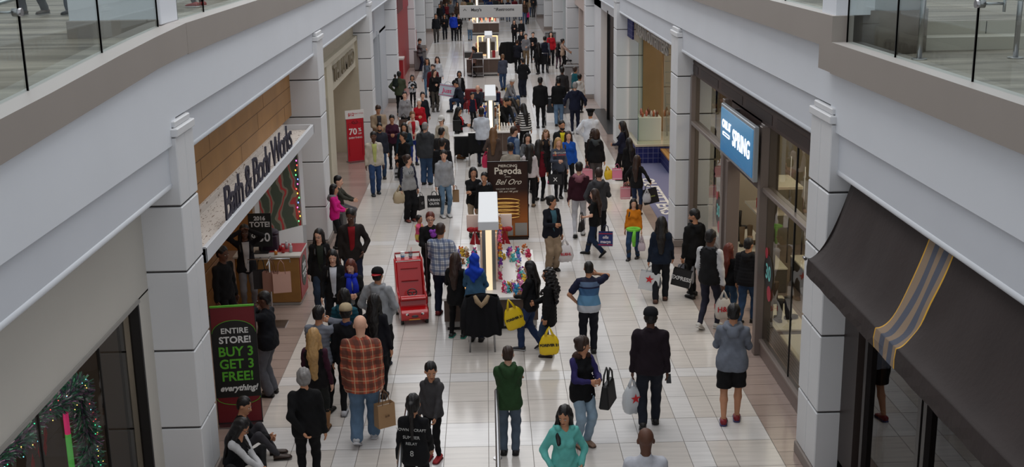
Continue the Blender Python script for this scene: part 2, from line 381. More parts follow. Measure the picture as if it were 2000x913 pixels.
b=MB(); b.box(XX-.7,XX-2.4,8.2,10.6,0,.5,0); o=b.build('display_plinth',mat((120,110,105),.5),bevel=.02); tag(o,'grey display plinth inside the near left shop window','plinth')
# B&BW bay
b=MB(); b.box(X(-1,.65),X(-1,.8),14.7,26,3.05,4.4,0)
for k,z in enumerate((3.37,3.69,4.01)): b.box(X(-1,.648),X(-1,.66),14.7,26,z-.006,z+.006,1)
for k in range(9): b.box(X(-1,.648),X(-1,.66),15.9+k*1.15+(.5 if k%2 else 0),15.91+k*1.15+(.5 if k%2 else 0),3.05+.32*(k%4),3.37+.32*(k%4),1)
st(b.build('wall_left',[WOOD,mat((96,66,36),.6)]))
def speck():
    def fn(nt,s):
        n=nt.nodes.new('ShaderNodeTexNoise'); n.inputs['Scale'].default_value=14; n.inputs['Detail'].default_value=5; mp=nt.nodes.new('ShaderNodeMapping'); mp.inputs['Scale'].default_value=(3,.8,1); nt.links.new(s,mp.inputs[0]); nt.links.new(mp.outputs[0],n.inputs['Vector'])
        return _mix(nt,_math(nt,'GREATER_THAN',n.outputs[0],.62),(214,206,198),(120,100,84))
    return nodemat('speck',fn,.8)
cn=empty('shop_canopy',(X(-1,0),14.75,2.85),'long white canopy with dark raised lettering under the wood panelling','canopy')
b=MB(); b.box(.02,-.04,0,9.95,0,.2,0); b.box(-.04,-.66,0,9.95,0,.05,0); b.box(-.04,-.66,0,9.95,.05,.09,1); b.box(.02,-.66,9.9,9.95,0,.2,0)
b.box(.02,-.66,0,.05,0,.2,0); b.box(-.6,-.66,0,9.9,.09,.2,1)
b.build('canopy_box',[mat((206,208,212),.5),speck()],cn,bevel=.006)
NAVY=mat((34,32,52),.5)
text('Bath & Body Works',(-.03,4.42,.40),(0,1,0),(0,0,1),.72,NAVY,cn,.012,sx=1.2,off=.0,spacing=.84)
room(-1,14.75,25.9,3.4,mat((150,104,58),.5,var=.15),mat((170,122,74),.5,var=.1),lamp=42,lcol=(1,.82,.6),h=3.4)
# interior wood wall with drawer-like panels near the entrance
b=MB(); 
for k in range(7): b.box(-5.6,-5.3,20.0,22.6,.05+k*.42,.05+k*.42+.40,0)
b.box(-5.62,-5.32,19.98,22.62,0,2.95,1)
tag(b.build('wood_wall_unit',[mat((158,108,56),.45,var=.12),mat((70,46,26),.6)],bevel=.01),'tall panelled wooden wall unit inside the wood-fronted shop','cabinet')
# white framed display window with fairy lights
def lightwindow():
    r=empty('display_window',(-4.05,24.35,0),'white framed display window with coloured fairy lights beside the shop entrance','window',rz=0)
    a=Vector((-4.85,23.6,0)); c=Vector((-3.98,24.6,0)); d=(c-a).normalized(); n=Vector((d.y,-d.x,0)); L=(c-a).length
    T=Matrix((d,-n,Vector((0,0,1)))).transposed().to_4x4(); T.translation=a-Vector((-4.05,24.35,0))
    b=MB(); b.box(0,.12,-.04,.04,0,2.85,T=T); b.box(L-.1,L,-.04,.04,0,2.85,T=T); b.box(0,L,-.04,.04,2.75,2.85,T=T); b.box(0,L,-.04,.04,0,.9,T=T); b.build('frame',COLW,r)
    def fn(nt,s):
        n_=nt.nodes.new('ShaderNodeTexWave'); n_.inputs['Scale'].default_value=1.6; n_.inputs['Distortion'].default_value=9; nt.links.new(s,n_.inputs[0])
        k=_mix(nt,_math(nt,'GREATER_THAN',n_.outputs['Fac'],.55),(70,80,66),(128,120,104)); return _mix(nt,_math(nt,'GREATER_THAN',n_.outputs['Fac'],.93),k,(170,60,60))
    b=MB(); b.box(.12,L-.1,.0,.02,.9,2.75,T=T); b.build('poster',nodemat('forest',fn),r)
    cols=[(255,70,60),(255,190,60),(80,255,120),(90,120,255),(255,90,200)]
    w=MB(); pts=[T@Vector((L-.2+.03*math.sin(k*1.7),-.07,2.75-k*.1)) for k in range(19)]; w.tube(pts,.006,5); wire=w.build('wire',DARK,r)
    for k in range(18):
        e=MB(); e.ell(pts[k]+Vector((0,-.01,-.02)),(.012,.012,.018),8,5); e.build('bulb',mat(cols[k%5],.4,emit=5),wire)
lightwindow()
# near left: open-sign standee
def standee(loc,rz,w,h,name,label,mats,fr=.012):
    r=empty(name,loc,label,'sign',rz=rz); b=MB(); b.box(-w/2,w/2,-.01,.01,.02,h,0); b.build('panel',mats[0],r)
    b=MB(); f=fr
    b.box(-w/2-f,-w/2,-.014,.014,0,h+f); b.box(w/2,w/2+f,-.014,.014,0,h+f); b.box(-w/2,w/2,-.014,.014,h,h+f); b.box(-w/2,w/2,-.014,.014,0,.03); b.build('frame',mats[1],r)
    b=MB(); b.box(-w/2,w/2,-.17,.17,0,.02); b.build('foot',STEEL,r); return r
def entire():
    r=standee((-3.73,16.15,0),math.radians(7),.62,1.80,'sale_sign','black and red standing sale sign with green and white lettering beside the nearest left column',[mat((112,16,26),.5),DARK])
    b=MB(); poly=[(-.31,.42),(.31,.42),(.31,1.42)]+[(.31*math.cos(a),1.42+.18*math.sin(a)) for a in np.linspace(.1,PI-.1,12)]+[(-.31,1.42)]
    b.prism([(x,z) for x,z in poly],-.013,-.011,T=Matrix.Rotation(PI/2,4,'X')@Matrix.Scale(-1,4,(0,0,1))); b.build('black_field',mat((14,14,14),.5),r)
    G=mat((92,178,44),.5); W=mat((225,225,222),.5)
    MB().tube([(.31*math.cos(t),-.014,1.40+.2*math.sin(t)) for t in np.linspace(.05,PI-.05,16)],.004,5).build('green_arc',G,r); MB().tube([(.31*math.cos(t),-.014,.42-.12*math.sin(t)) for t in np.linspace(.05,PI-.05,16)],.004,5).build('green_arc',G,r); MB().box(-.31,.31,-.016,.012,1.80,1.825).build('green_rim',G,r)
    for s_,z,sz,m,sx in (('ENTIRE',1.44,.115,W,1.05),('STORE!',1.30,.14,W,1.0),('BUY 3',1.12,.20,G,.95),('GET 3',.93,.20,G,.95),('FREE!',.74,.20,G,.98),('everything!',.56,.125,W,.95)):
        text(s_,(0.01,-.016,z),(1,0,0),(0,0,1),sz,m,r,.003,sx=sx,off=.004 if sz>.12 else .002,shear=.3 if s_[0]=='e' else 0)
entire()
def tote():
    r=empty('promotion_counter',(-4.3,22.2,0),'wooden counter with a red poster side at the wood-fronted shop entrance','counter')
    b=MB(); b.box(-.6,.62,-.45,.42,.06,.96,0); b.box(-.58,.6,-.43,.4,0,.06,1); b.build('body',[mat((150,108,56),.5,var=.1),mat((170,168,165),.4)],r,bevel=.01)
    b=MB(); b.box(-.63,.65,-.48,.45,.96,1.0); b.build('worktop',mat((190,186,180),.4),r,bevel=.005)
    b=MB(); b.box(.0,.64,-.2,.44,1.0,1.006); b.build('red_mat',mat((140,26,34),.5),r)
    b=MB(); b.box(.622,.634,-.42,.40,.10,.93); p=b.build('poster',mat((150,26,34),.5),r)
    e=MB(); e.cyl((.635,-.0,.58),(.640,-.0,.58),.3,n=28); e.build('disc',mat((44,56,44),.6),r)
    text('2016',(.645,.0,.68),(0,1,0),(0,0,1),.17,COLW,r,.002,off=.004); text('TOTE',(.645,.0,.5),(0,1,0),(0,0,1),.17,COLW,r,.002,off=.004)
    s=empty('counter_sign',(-4.42,22.0,1.0),'black price placard standing on the wooden counter','sign')
    b=MB(); b.box(-.22,.22,-.012,.012,.12,.78); b.box(-.14,.14,-.1,.1,0,.02); b.box(-.02,.02,-.01,.01,0,.14); b.build('placard',mat((28,30,30),.5),s)
    for t,z,sz in (('2016',.68,.11),('TOTE!',.56,.14),('$30',.3,.24)): text(t,(0,-.016,z),(1,0,0),(0,0,1),sz,COLW,s,.002,off=.004)
    for i,(x,y,c,hh,cat,lab) in enumerate([(-3.86,22.0,(180,182,186),.16,'bottle','silver bottle on the counter edge near the glasses-wearing shopper'),(-3.98,22.25,(190,190,194),.15,'bottle','silver-capped bottle farther back on the counter'),(-4.0,21.95,(170,30,36),.14,'bottle','red bottle on the counter beside the silver one'),(-4.08,22.12,(160,40,46),.13,'bottle','second red bottle, nearer the placard'),(-4.12,21.82,(196,120,40),.09,'jar','orange candle jar at the counter front')]):
        b=MB(); b.tube([(x,y,1.006),(x,y,1.006+hh*.7),(x,y,1.006+hh*.8)],[.032,.032,.016],12); b.tube([(x,y,1.006+hh*.8),(x,y,1.006+hh)],[.018,.018],10,m=1)
        tag(b.build(cat,[mat(c,.35),mat((210,210,208),.4)]),lab,cat)
    b=MB(); b.box(-4.5,-4.14,22.1,22.4,1.0,1.3); b.ell((-4.3,22.25,1.33),(.2,.16,.09)); tag(b.build('gift_bundle',mat((44,26,44),.6),bevel=.03),'dark bundled tote standing on the counter behind the placard','bag')
tote()
def totestand():
    r=empty('bag_stand',(-4.03,20.62,0),'steel stand hung with tote bags in front of the wooden counter','stand')
    b=MB(); b.box(-.25,.25,-.2,.2,0,.02); b.cyl((0,0,0),(0,0,1.25),.018); b.tube([(-.38,0,1.18),(-.38,0,1.25),(.38,0,1.25),(.38,0,1.18)],.011,6); b.cyl((0,-.25,1.2),(0,.2,1.25),.011); b.build('frame',STEEL,r)
totestand()
# next bay: beige portal shop
LIM=mat((186,176,156),.6,var=.04); LIM2=mat((150,138,118),.6)
b=MB(); b.box(X(-1,.55),X(-1,.8),26.9,38.1,3.62,4.4,0); b.box(X(-1,.5),X(-1,.8),29.3,38.1,2.78,3.66,1); b.box(X(-1,.42),X(-1,.8),29.2,38.1,3.62,3.75,1)
b.box(X(-1,.45),X(-1,.9),30.6,31.7,0,3.7,1); b.box(X(-1,.5),X(-1,.9),29.3,30.4,0,3.7,1); b.box(X(-1,.55),X(-1,.7),26.9,30.7,0,3.7,2)
b.box(X(-1,.47),X(-1,.5),30.8,30.82,0,3.6,2)
st(b.build('wall_left',[LIM,mat((200,192,172),.55,var=.05),DARK]))
LT=mat((132,122,102),.5); text('THE LIMITED',(X(-1,.46),34.6,3.2),(0,1,0),(0,0,1),.62,LT,None,.02,name='trim_6',sx=1.45,off=.012)['kind']='structure'
st(MB().box(X(-1,1.4),X(-1,1.55),31.5,38.1,0,3.7,0).box(X(-1,1.38),X(-1,1.4),31.5,38.1,0,.5,1).build('wall_left',[LIM,LIM2]))
st(MB().box(X(-1,.42),X(-1,1.5),37.86,37.97,0,3.75,0).build('wall_left',[LIM]))
area((X(-1,.9),34.8,3.6),.5,5,10,(1,.93,.8))
r=standee((-4.13,36.2,0),math.radians(28),.56,1.6,'sale_sign','red standing percent-off sign in front of the beige shop portal',[mat((186,16,36),.45),STEEL])
b=MB(); b.box(-.31,.31,-.016,.016,1.36,1.62); b.build('header_card',mat((226,222,220),.5),r)
RW=mat((236,228,226),.5); RD=mat((190,20,50),.5)
text('$12',(-.12,-.02,1.49),(1,0,0),(0,0,1),.13,RD,r,.002,off=.003); text('SELECT STYLES',(.13,-.02,1.51),(1,0,0),(0,0,1),.045,RD,r,.001)
text('70',(-.08,-.014,.95),(1,0,0),(0,0,1),.27,RW,r,.002,off=.006); text('%',(.15,-.014,1.0),(1,0,0),(0,0,1),.15,RW,r,.002,off=.003); text('OFF',(.15,-.014,.88),(1,0,0),(0,0,1),.07,RW,r,.002,off=.001)
text('EVERYTHING',(0,-.014,.76),(1,0,0),(0,0,1),.075,RW,r,.002,off=.001)
b=MB(); b.tube([(-.22,-.014,.2),(-.22,-.014,1.22),(.22,-.014,1.22),(.22,-.014,.2)],.004,4); b.tube([(-.1,-.014,1.25),(-.03,-.014,1.2),(0,-.014,1.22),(.03,-.014,1.2),(.1,-.014,1.25),(.05,-.014,1.3),(0,-.014,1.22),(-.05,-.014,1.3),(-.1,-.014,1.25)],.01,5); b.build('ribbon',mat((110,10,26),.5),r)
# pale shopfront bay
PALE=mat((188,192,198),.5)
b=MB(); b.box(X(-1,.45),X(-1,.7),38.85,49.1,3.1,4.4,0); b.box(X(-1,.45),X(-1,.7),38.85,40.6,0,3.2,0); b.box(X(-1,.45),X(-1,.7),46.2,49.1,0,3.2,0); b.box(X(-1,.9),X(-1,1),40.6,46.2,0,3.2,1)
b.box(X(-1,.43),X(-1,.46),39.6,44.2,3.35,4.1,2); b.box(X(-1,.40),X(-1,.7),44.9,45.0,0,3.3,0)
st(b.build('wall_left',[PALE,mat((150,156,160),.35),mat((160,166,178),.3)]))
# red shop bay
RED=mat((148,10,22),.45)
b=MB(); b.box(X(-1,.3),X(-1,.6),49.8,61.9,3.2,4.4,1); b.box(X(-1,.25),X(-1,.6),49.8,52.3,0,2.0,0); b.box(X(-1,.35),X(-1,.6),49.8,61.9,0,3.3,0); b.box(X(-1,.28),X(-1,.34),54,57.5,3.3,4.1,2)
st(b.build('wall_left',[RED,mat((150,28,40),.5),mat((90,20,24),.5)]))
b=MB(); b.box(-3.92,-3.62,51,51.9,0,1.55,0); b.box(-3.94,-3.60,50.98,51.92,1.55,1.62,1); tag(b.build('menu_kiosk',[mat((150,22,30),.5),LEDGE]),'red free-standing info kiosk in front of the red shopfront','kiosk')
# far bays both sides
for k,(y0,y1) in enumerate([(62.6,72.1),(72.8,84.1),(84.8,96.1),(96.8,108.1),(108.8,130)]):
    c=[(196,200,204),(120,116,112),(180,180,182),(90,84,80),(60,58,56)][k]
    b=MB(); b.box(X(-1,.4),X(-1,.6),y0,y1,3.2,4.4,0); b.box(X(-1,.75),X(-1,.85),y0,y1,0,3.3,1)
    for t in np.linspace(y0,y1,5)[1:-1]: b.box(X(-1,.4),X(-1,.6),t-.08,t+.08,0,3.2,0)
    st(b.build('wall_left',[mat(c,.5),mat((84,88,90),.25)]))
b=MB(); b.cyl((-3.98,67,0),(-3.98,67,.06),.2); b.box(-4.0,-3.96,66.6,67.4,.06,1.5,0); tag(b.build('poster_stand',[mat((170,22,30),.5)]),'small red and green poster stand far along the left wall','sign')
st(MB().box(-14,16,130,130.3,0,6,0).build('wall_back',[mat((60,58,58),.6)]))
# ================================================================ RIGHT SHOPS
BRN=mat((70,54,50),.5,var=.05); BRN2=mat((120,104,98),.4); BRFR=mat((128,116,110),.35,.3)
# awning bay
def awning():
    r=empty('awning',(3.83,8,3.06),'dark brown concave fabric awning with a slate, tan and yellow stripe','awning')
    ys=[3.0]; cuts=[10.46,10.485,10.56,10.68,10.79,10.91,11.02,11.06,11.085]
    # stripe fields between cuts
    yy=list(np.linspace(3,10.46,34))+cuts[1:]+list(np.linspace(11.085,13.62,14))[1:]
    yl=mat((212,160,44),.7); tan=mat((136,116,96),.8); slate=mat((76,80,94),.8); cl=mat((44,33,31),.75,bump=.3,bscale=14,var=.14,vscale=2.5)
    def mi(j):
        m=(yy[j]+yy[j+1])/2
        for a,c,k in ((10.46,10.485,1),(10.485,10.56,2),(10.56,10.68,3),(10.68,10.79,2),(10.79,10.91,3),(10.91,11.06,2),(11.06,11.085,1)):
            if a<=m<c: return k
        return 0
    nu=16
    def P(t,y):
        x=.50*(1-t) ; z=1.0*(1-t)**1.75
        w=.014*math.sin(y*5.1+t*2)*math.sin(PI*t)+.01*math.sin(y*11+t*6)*math.sin(PI*t)+.02*math.exp(-((y-9.9-t)**2)/.02)*math.sin(PI*t)
        return (x+w*.8,y-8,z-w)
    b=MB(); V=[P(i/nu,y) for y in yy for i in range(nu+1)]
    V2=[]
    b.v=V
    for j in range(len(yy)-1):
        for i in range(nu):
            a=j*(nu+1)+i; b.f.append((a,a+nu+1,a+nu+2,a+1)); b.m.append(mi(j)); b.sm.append(True)
    base=len(b.v)
    for j,y in enumerate(yy):
        s_=.006*math.sin(y*9); b.v+=[(0+s_*.3,y-8,0),(-.012+s_,y-8,-.1),(-.01-s_,y-8,-.2)]
    for j in range(len(yy)-1):
        for k in range(2):
            a=base+j*3+k; b.f.append((a,a+3,a+4,a+1)); b.m.append(mi(j)); b.sm.append(False)
    b.build('canopy_fabric',[cl,yl,tan,slate],r,solid=.006)
    b=MB(); n=8; poly=[(.52,-.0)]+[(.50*(1-t),1.0*(1-t)**1.75) for t in np.linspace(0,1,12)]+[(0,-.19)]
    b.add([(x,13.62-8,z) for x,z in poly],[tuple(range(len(poly)))]); b.build('end_panel',cl,r,solid=.006)
    b=MB(); b.cyl((.03,-5,-.02),(.03,5.66,-.02),.016,n=8); b.cyl((.0,5.64,.0),(.62,5.64,.0),.014); b.cyl((-.03,5.62,.0),(-.03,5.70,.0),.02); b.build('frame',STEEL,r)
awning()
b=MB(); b.box(X(1,.35),X(1,.6),2,13.85,3.3,4.3,0); b.box(X(1,.3),X(1,.6),13.3,13.86,0,4.3,0); b.box(X(1,.3),X(1,.6),2,13.86,0,.3,0)
for t in (12.95,11.2,11.05,8.4): b.box(X(1,.3),X(1,.45),t,t+.09,.3,3.4,1)
st(b.build('wall_right',[mat((52,44,42),.45),mat((40,36,36),.35,.3)]))
r=bpy.data.objects.new('window_2',None); COL.objects.link(r); st(r)
for a,c in ((11.3,12.95),(8.5,11.05),(4,8.4)): MB().box(X(1,.36),X(1,.37),a,c,.3,3.4).build('pane',glassmat((170,150,136),1.0,'glassbr2'),r)
room(1,3,13.7,3.4,mat((60,46,38),.6),lamp=24,lcol=(1,.8,.6),h=3.6)
# shoe shop bay (y 14.75-25.4)
PX=X(1,.35)
b=MB(); b.box(PX,PX+.3,14.7,25.45,3.86,4.4,0); b.box(PX,PX+.2,14.7,18.5,0,.24,1); b.box(PX,PX+.2,21.6,25.45,0,.24,1)
b.box(PX-.01,PX,14.7,25.45,4.12,4.16,2)
for k in range(5): b.box(PX-.008,PX,16+k*2.2,17.9+k*2.2,3.92,4.08,2)
b.box(PX,PX+.3,18.87,21.3,2.72,3.9,0)
st(b.build('wall_right',[BRN,BRN2,mat((54,42,40),.5)],bevel=.004))
r=bpy.data.objects.new('window_3',None); COL.objects.link(r); st(r)
def mull(y0,y1,z0,z1,w=.12,out=.06): MB().box(PX-out,PX+w,y0,y1,z0,z1).build('mullion',BRFR,r,bevel=.01)
mull(18.45,18.62,0,3.86,.2,.10); mull(18.62,18.87,0,3.86,.2,.02); mull(21.3,21.55,0,2.75,.2,.04); mull(21.55,21.75,0,3.86,.2,.08); mull(25.2,25.4,0,3.86)
mull(14.7,18.45,2.80,2.88); mull(21.75,25.2,2.80,2.88); mull(14.7,14.95,0,3.86); mull(14.95,18.45,.24,.30,.1,.03); mull(21.75,25.2,.24,.3,.1,.03)
for a,c in ((14.95,16.72),(16.74,18.45),(21.75,25.2)):
    for z0,z1 in ((.3,2.8),(2.88,3.86)): MB().box(PX+.03,PX+.042,a,c,z0,z1).build('pane',glassmat((222,222,214),1.0,'glassshop'),r)
for y in (16.73,): MB().box(PX+.02,PX+.05,y-.008,y+.008,.3,3.86).build('seal',DARK,r)
# perforated pattern band low in the window
def perf():
    def fn(nt,s):
        v=nt.nodes.new('ShaderNodeTexVoronoi'); v.feature='F1'; v.inputs['Scale'].default_value=17; v.inputs['Randomness'].default_value=0; nt.links.new(s,v.inputs[0])
        d=_math(nt,'ABSOLUTE',_math(nt,'SUBTRACT',v.outputs['Distance'],.36)); return _mix(nt,_math(nt,'LESS_THAN',d,.1),(70,66,60),(168,160,140))
    return nodemat('perf',fn)
tag(MB().box(PX+.1,PX+.13,14.95,18.4,.32,.62).build('pattern_screen',perf()),'low patterned screen with interlocking rings along the shoe shop window','screen')
tag(MB().box(PX+1.5,PX+1.53,14.95,18.4,1.0,2.8).build('mesh_screen',mat((96,88,74),.6)),'tall bronze screen hanging behind the nearer shoe shop window','screen')
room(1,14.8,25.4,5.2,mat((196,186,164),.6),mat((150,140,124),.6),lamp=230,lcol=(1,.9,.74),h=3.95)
# lit sign box
sg=empty('light_box_sign',(4.24,19.76,3.42),'blue illuminated box sign with white lettering above the shoe shop door','sign')
b=MB(); b.box(-.02,.06,-1.36,1.36,-.45,.45); b.build('case',mat((170,176,182),.35,.4),sg,bevel=.012)
for y_ in (-.9,.9): MB().box(.06,.22,y_-.04,y_+.04,-.05,.40).build('bracket',STEEL,sg)
def signface(nt,s):
    o=_sep(nt,s); n=nt.nodes.new('ShaderNodeMapRange'); n.inputs[1].default_value=-.4; n.inputs[2].default_value=.45; nt.links.new(o[2],n.inputs[0])
    return _mix(nt,n.outputs[0],(38,98,140),(70,126,164))
m=bpy.data.materials.new('material'); m.use_nodes=True; nt=m.node_tree; bb=nt.nodes['Principled BSDF']; tc=nt.nodes.new('ShaderNodeTexCoord'); cs=signface(nt,tc.outputs['Object'])
nt.links.new(cs,bb.inputs['Base Color']); nt.links.new(cs,bb.inputs['Emission Color']); bb.inputs['Emission Strength'].default_value=.75; bb.inputs['Roughness'].default_value=.2
b=MB(); b.box(-.032,-.02,-1.29,1.29,-.39,.39); b.build('lit_face',m,sg)
LW=mat((245,248,255),.4,emit=1.6); RX=(0,-1,0)
text('CALL IT',(-.036,.78,.12),RX,(0,0,1),.20,LW,sg,.003,sx=1.05,off=.004); text('SPRING',(-.036,-.44,.0),RX,(0,0,1),.42,LW,sg,.003,sx=.92,off=.002,spacing=1.08)
MB().tube([(-.037,1.05,-.02),(-.037,.5,-.02),(-.037,.5,-.07),(-.037,1.05,-.07),(-.037,1.05,-.02)],.008,5).build('underline',LW,sg)
# shop interior: stepped white displays, shelves, boots, handbags
def boot(b,x,y,z,rz=0,h=.38,m=0,s=1):
    T=Matrix.Translation((x,y,z))@Matrix.Rotation(rz,4,'Z')@Matrix.Scale(s,4)
    pts=[T@Vector(p) for p in ((0,-.02,h),(0,-.02,.2),(0,-.015,.1),(0,0,.06))]
    b.tube(pts,[.055*s,.048*s,.042*s,.045*s],10,m); b.ell(T@Vector((0,.06,.04)),(.042*s,.12*s,.042*s),10,6,m,R=Matrix.Rotation(rz,3,'Z')); b.ell(T@Vector((0,.06,.012)),(.046*s,.125*s,.013*s),10,4,1,R=Matrix.Rotation(rz,3,'Z')); b.box(-.03,.03,-.06,-.01,0,.05,1,T=T)
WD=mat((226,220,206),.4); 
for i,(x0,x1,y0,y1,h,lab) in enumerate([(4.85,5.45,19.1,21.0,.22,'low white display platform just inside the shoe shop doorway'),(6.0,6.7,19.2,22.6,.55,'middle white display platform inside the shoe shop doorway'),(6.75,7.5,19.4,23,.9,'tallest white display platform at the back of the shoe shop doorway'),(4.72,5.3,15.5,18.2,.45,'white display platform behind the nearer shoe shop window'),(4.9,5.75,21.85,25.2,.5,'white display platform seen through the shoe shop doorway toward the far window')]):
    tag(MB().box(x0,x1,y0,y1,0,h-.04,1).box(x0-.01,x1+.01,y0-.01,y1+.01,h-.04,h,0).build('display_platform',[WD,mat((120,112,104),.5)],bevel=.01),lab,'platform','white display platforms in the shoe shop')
boots=[(5.3,22.75,.5,(126,104,80)),(5.3,23.5,.5,(120,98,74)),(5.35,24.8,.5,(40,34,32)),(7.0,20.3,.9,(60,44,36)),(7.0,21.1,.9,(24,22,22)),(4.95,17.3,.45,(110,84,70)),(4.95,16.6,.45,(96,78,66)),(5.1,19.5,.22,(30,28,28)),(5.1,20.4,.22,(90,70,54))]
for i,(x,y,z,c) in enumerate(boots):
    b=MB(); boot(b,x-.08,y,z,-1.2+.2*i,m=0,s=1.1); boot(b,x+.12,y+.14,z,-1.4,m=0,s=1.1)
    tag(b.build('boots',[mat(c,.6),mat((30,24,20),.6)]),['tan suede boots nearest on the white platform beyond the doorway','tan suede boots behind the nearest tan pair, beyond the doorway','dark boots at the far end of the white platform beyond the doorway','brown boots on the tallest platform','black boots on the tallest platform','brown boots behind the nearer shop window, the farther pair','taupe boots behind the nearer shop window, the closer pair','black boots on the lowest platform','brown boots on the lowest platform'][i],'boots','boots displayed in the shoe shop')
def handbag(x,y,z,c,label,rz=0,s=1,group=None,cat='bag',drop=.22):
    r=empty('handbag',(x,y,z),label,cat,rz=rz,group=group); b=MB()
    w,d,h=.16*s,.055*s,.24*s
    V=[(-w,-d,0),(w,-d,0),(w,d,0),(-w,d,0),(-w*.86,-d*.5,h),(w*.86,-d*.5,h),(w*.86,d*.5,h),(-w*.86,d*.5,h)]
    b.add(V,[(0,3,2,1),(4,5,6,7),(0,1,5,4),(1,2,6,5),(2,3,7,6),(3,0,4,7)]); b.build('body',mat(c,.5,bump=.2,bscale=12),r,bevel=.014*s)
    for q in (-1,1):
        b=MB(); b.tube([(-w*.5,q*d*.5,h*.9),(-w*.42,q*d*.4,h+drop*.6*s),(0,q*d*.3,h+drop*s),(w*.42,q*d*.4,h+drop*.6*s),(w*.5,q*d*.5,h*.9)],.009*s,6); b.build('handle',mat(tuple(max(8,int(v*.7)) for v in c),.5),r)
    return r
handbag(5.25,24.1,.5,(20,20,22),'black handbag beside the tan boots on the white platform beyond the doorway',1.4,1.3)
handbag(5.6,23.3,.5,(26,24,26),'second black handbag, behind the tan boots beyond the doorway',1.3,1.2)
b=MB(); b.box(8.9,9.2,15,25,0,.1,0)
for z in (1.0,1.55,2.1,2.65): b.box(8.6,9.25,15.2,25,z,z+.05,0)
tag(b.build('wall_shelves',[WD]),'long white wall shelves at the back of the shoe shop','shelf')
for k in range(46):
    z=(1.05,1.6,2.15,2.7)[k%4]; y=15.6+(k//4)*.82+.1*(k%4); c=random.choice([(24,22,22),(90,60,40),(150,120,90),(40,40,60),(120,30,40),(180,170,160)])
    b=MB(); b.ell((8.8,y,z+.055),(.12,.045,.055),10,6); b.tube([(8.86,y,z+.07),(8.88,y,z+.15)],[.045,.05],10); b.ell((8.8,y,z+.012),(.125,.05,.012),10,4,1); o=b.build('shoe',[mat(c,.5),DARK]); cn_={(24,22,22):'black',(90,60,40):'brown',(150,120,90):'tan',(40,40,60):'navy',(120,30,40):'dark red',(180,170,160):'light grey'}[c]; l_='%s shoe on the %s shelf at the back of the shoe shop'%(cn_,('lowest','second lowest','third','top')[k%4]); tag(o,l_,'shoe',l_.replace('shoe on','shoes on'))
tag(MB().box(5.4,5.44,21.9,22.9,1.75,2.35,0).build('hanging_sign',mat((206,44,30),.45,emit=.25)),'red-orange hanging panel inside the shoe shop doorway','sign')
sh=empty('display_shelf',(5.95,23.4,0),'white two-level shelf with a red box inside the shoe shop doorway','shelf')
b=MB(); b.box(-.6,.3,-.6,.6,1.32,1.36); b.box(-.6,.3,-.6,.6,1.85,1.9); b.build('board',WD,sh); b=MB(); b.cyl((.33,.55,-.0),(.33,.55,2.3),.015); b.cyl((.33,-.55,0),(.33,-.55,2.3),.015); b.build('upright',STEEL,sh)
tag(MB().box(5.45,5.65,23.1,23.4,1.36,1.56).build('gift_box',mat((196,24,34),.5),bevel=.008),'red box on the white shelf inside the shoe shop doorway','box')
# round window decals
def decal(y,z,rad,label):
    r=empty('window_decal',(PX+.02,y,z),label,'sticker')
    b=MB(); b.cyl((0,0,0),(-.003,0,0),rad,n=36); b.build('disc',mat((20,22,24),.4),r)
    text('30',(-.006,0,.0),RX,(0,0,1),rad*1.15,mat((120,205,200),.5),r,.001,off=.006)
    b=MB(); b.cyl((-.004,-.1,-rad*1.05),(-.008,-.1,-rad*1.05),rad*.42,n=20); b.cyl((-.004,.14,rad*1.02),(-.008,.14,rad*1.02),rad*.3,n=20); b.build('small_disc',mat((170,40,60),.4),r)
decal(18.15,1.52,.30,'round black sale sticker with pale green numerals on the nearer shoe shop window')
decal(22.35,1.55,.28,'round black sale sticker on the far shoe shop window behind the door post')
# blue tiled entrance bay (y 26.3-37.5)
def bluet():
    def fn(nt,s):
        o=_sep(nt,s); k=_math(nt,'MAXIMUM',_math(nt,'MAXIMUM',_band(nt,o[0],.155,0,.08),_band(nt,o[1],.155,0,.08)),_band(nt,o[2],.155,0,.08)); n=nt.nodes.new('ShaderNodeTexNoise'); n.inputs['Scale'].default_value=5; nt.links.new(s,n.inputs[0])
        return _mix(nt,k,_mix(nt,n.outputs[0],(22,26,70),(40,46,108)),(104,106,136))
    return nodemat('bluet',fn,.6,.2)
BLT=bluet(); 
b=MB(); b.box(4.12,9.0,27.0,35.0,-.002,.006,0); st(b.build('floor',[BLT]))
LWH=mat((206,204,200),.5)
for txt,x in (('URBAN',4.95),('OUTFITTERS',4.45)):
    t=text(txt,(x,30.6,.012),(0,-1,0),(1,0,0),.52 if x<4.6 else .0001,LWH,None,.003,name='floor_lettering',sx=1.5,off=.012)
    if x>4.6: bpy.data.objects.remove(t); continue
    tag(t,'white letter tiles set in the blue tiled entrance floor','lettering')
b=MB(); b.box(4.45,6.4,35.0,37.3,0,.52,0); b.box(4.43,6.42,34.98,37.3,.52,.58,1); b.box(5.2,6.4,33.4,35.0,0,.4,0); b.box(5.18,6.42,33.38,35.0,.4,.45,2)
st(b.build('wall_right',[BLT,LIM,mat((176,128,70),.4)]))
b=MB(); b.box(4.45,4.5,36.2,37.5,3.62,4.4,0); b.box(4.9,5.0,26.3,37.5,4.05,4.4,2); st(b.build('wall_right',[BLT,BRN,mat((126,88,52),.6)]))
r=bpy.data.objects.new('window_4',None); COL.objects.link(r); st(r)
MB().box(4.5,4.512,35.1,37.4,.58,3.62).build('pane',glassmat((196,214,208),1.6,'glassuo'),r); MB().box(4.5,5.2,35.05,35.062,.58,3.9).build('pane',GLASSD,r); MB().box(5.25,5.262,33.4,35,.45,3.9).build('pane',GLASSD,r)
room(1,26.4,37.4,4.6,mat((120,86,54),.6,var=.2,vscale=1),mat((160,128,92),.6,var=.15,vscale=1),lamp=200,lcol=(1,.84,.64),h=4.1)
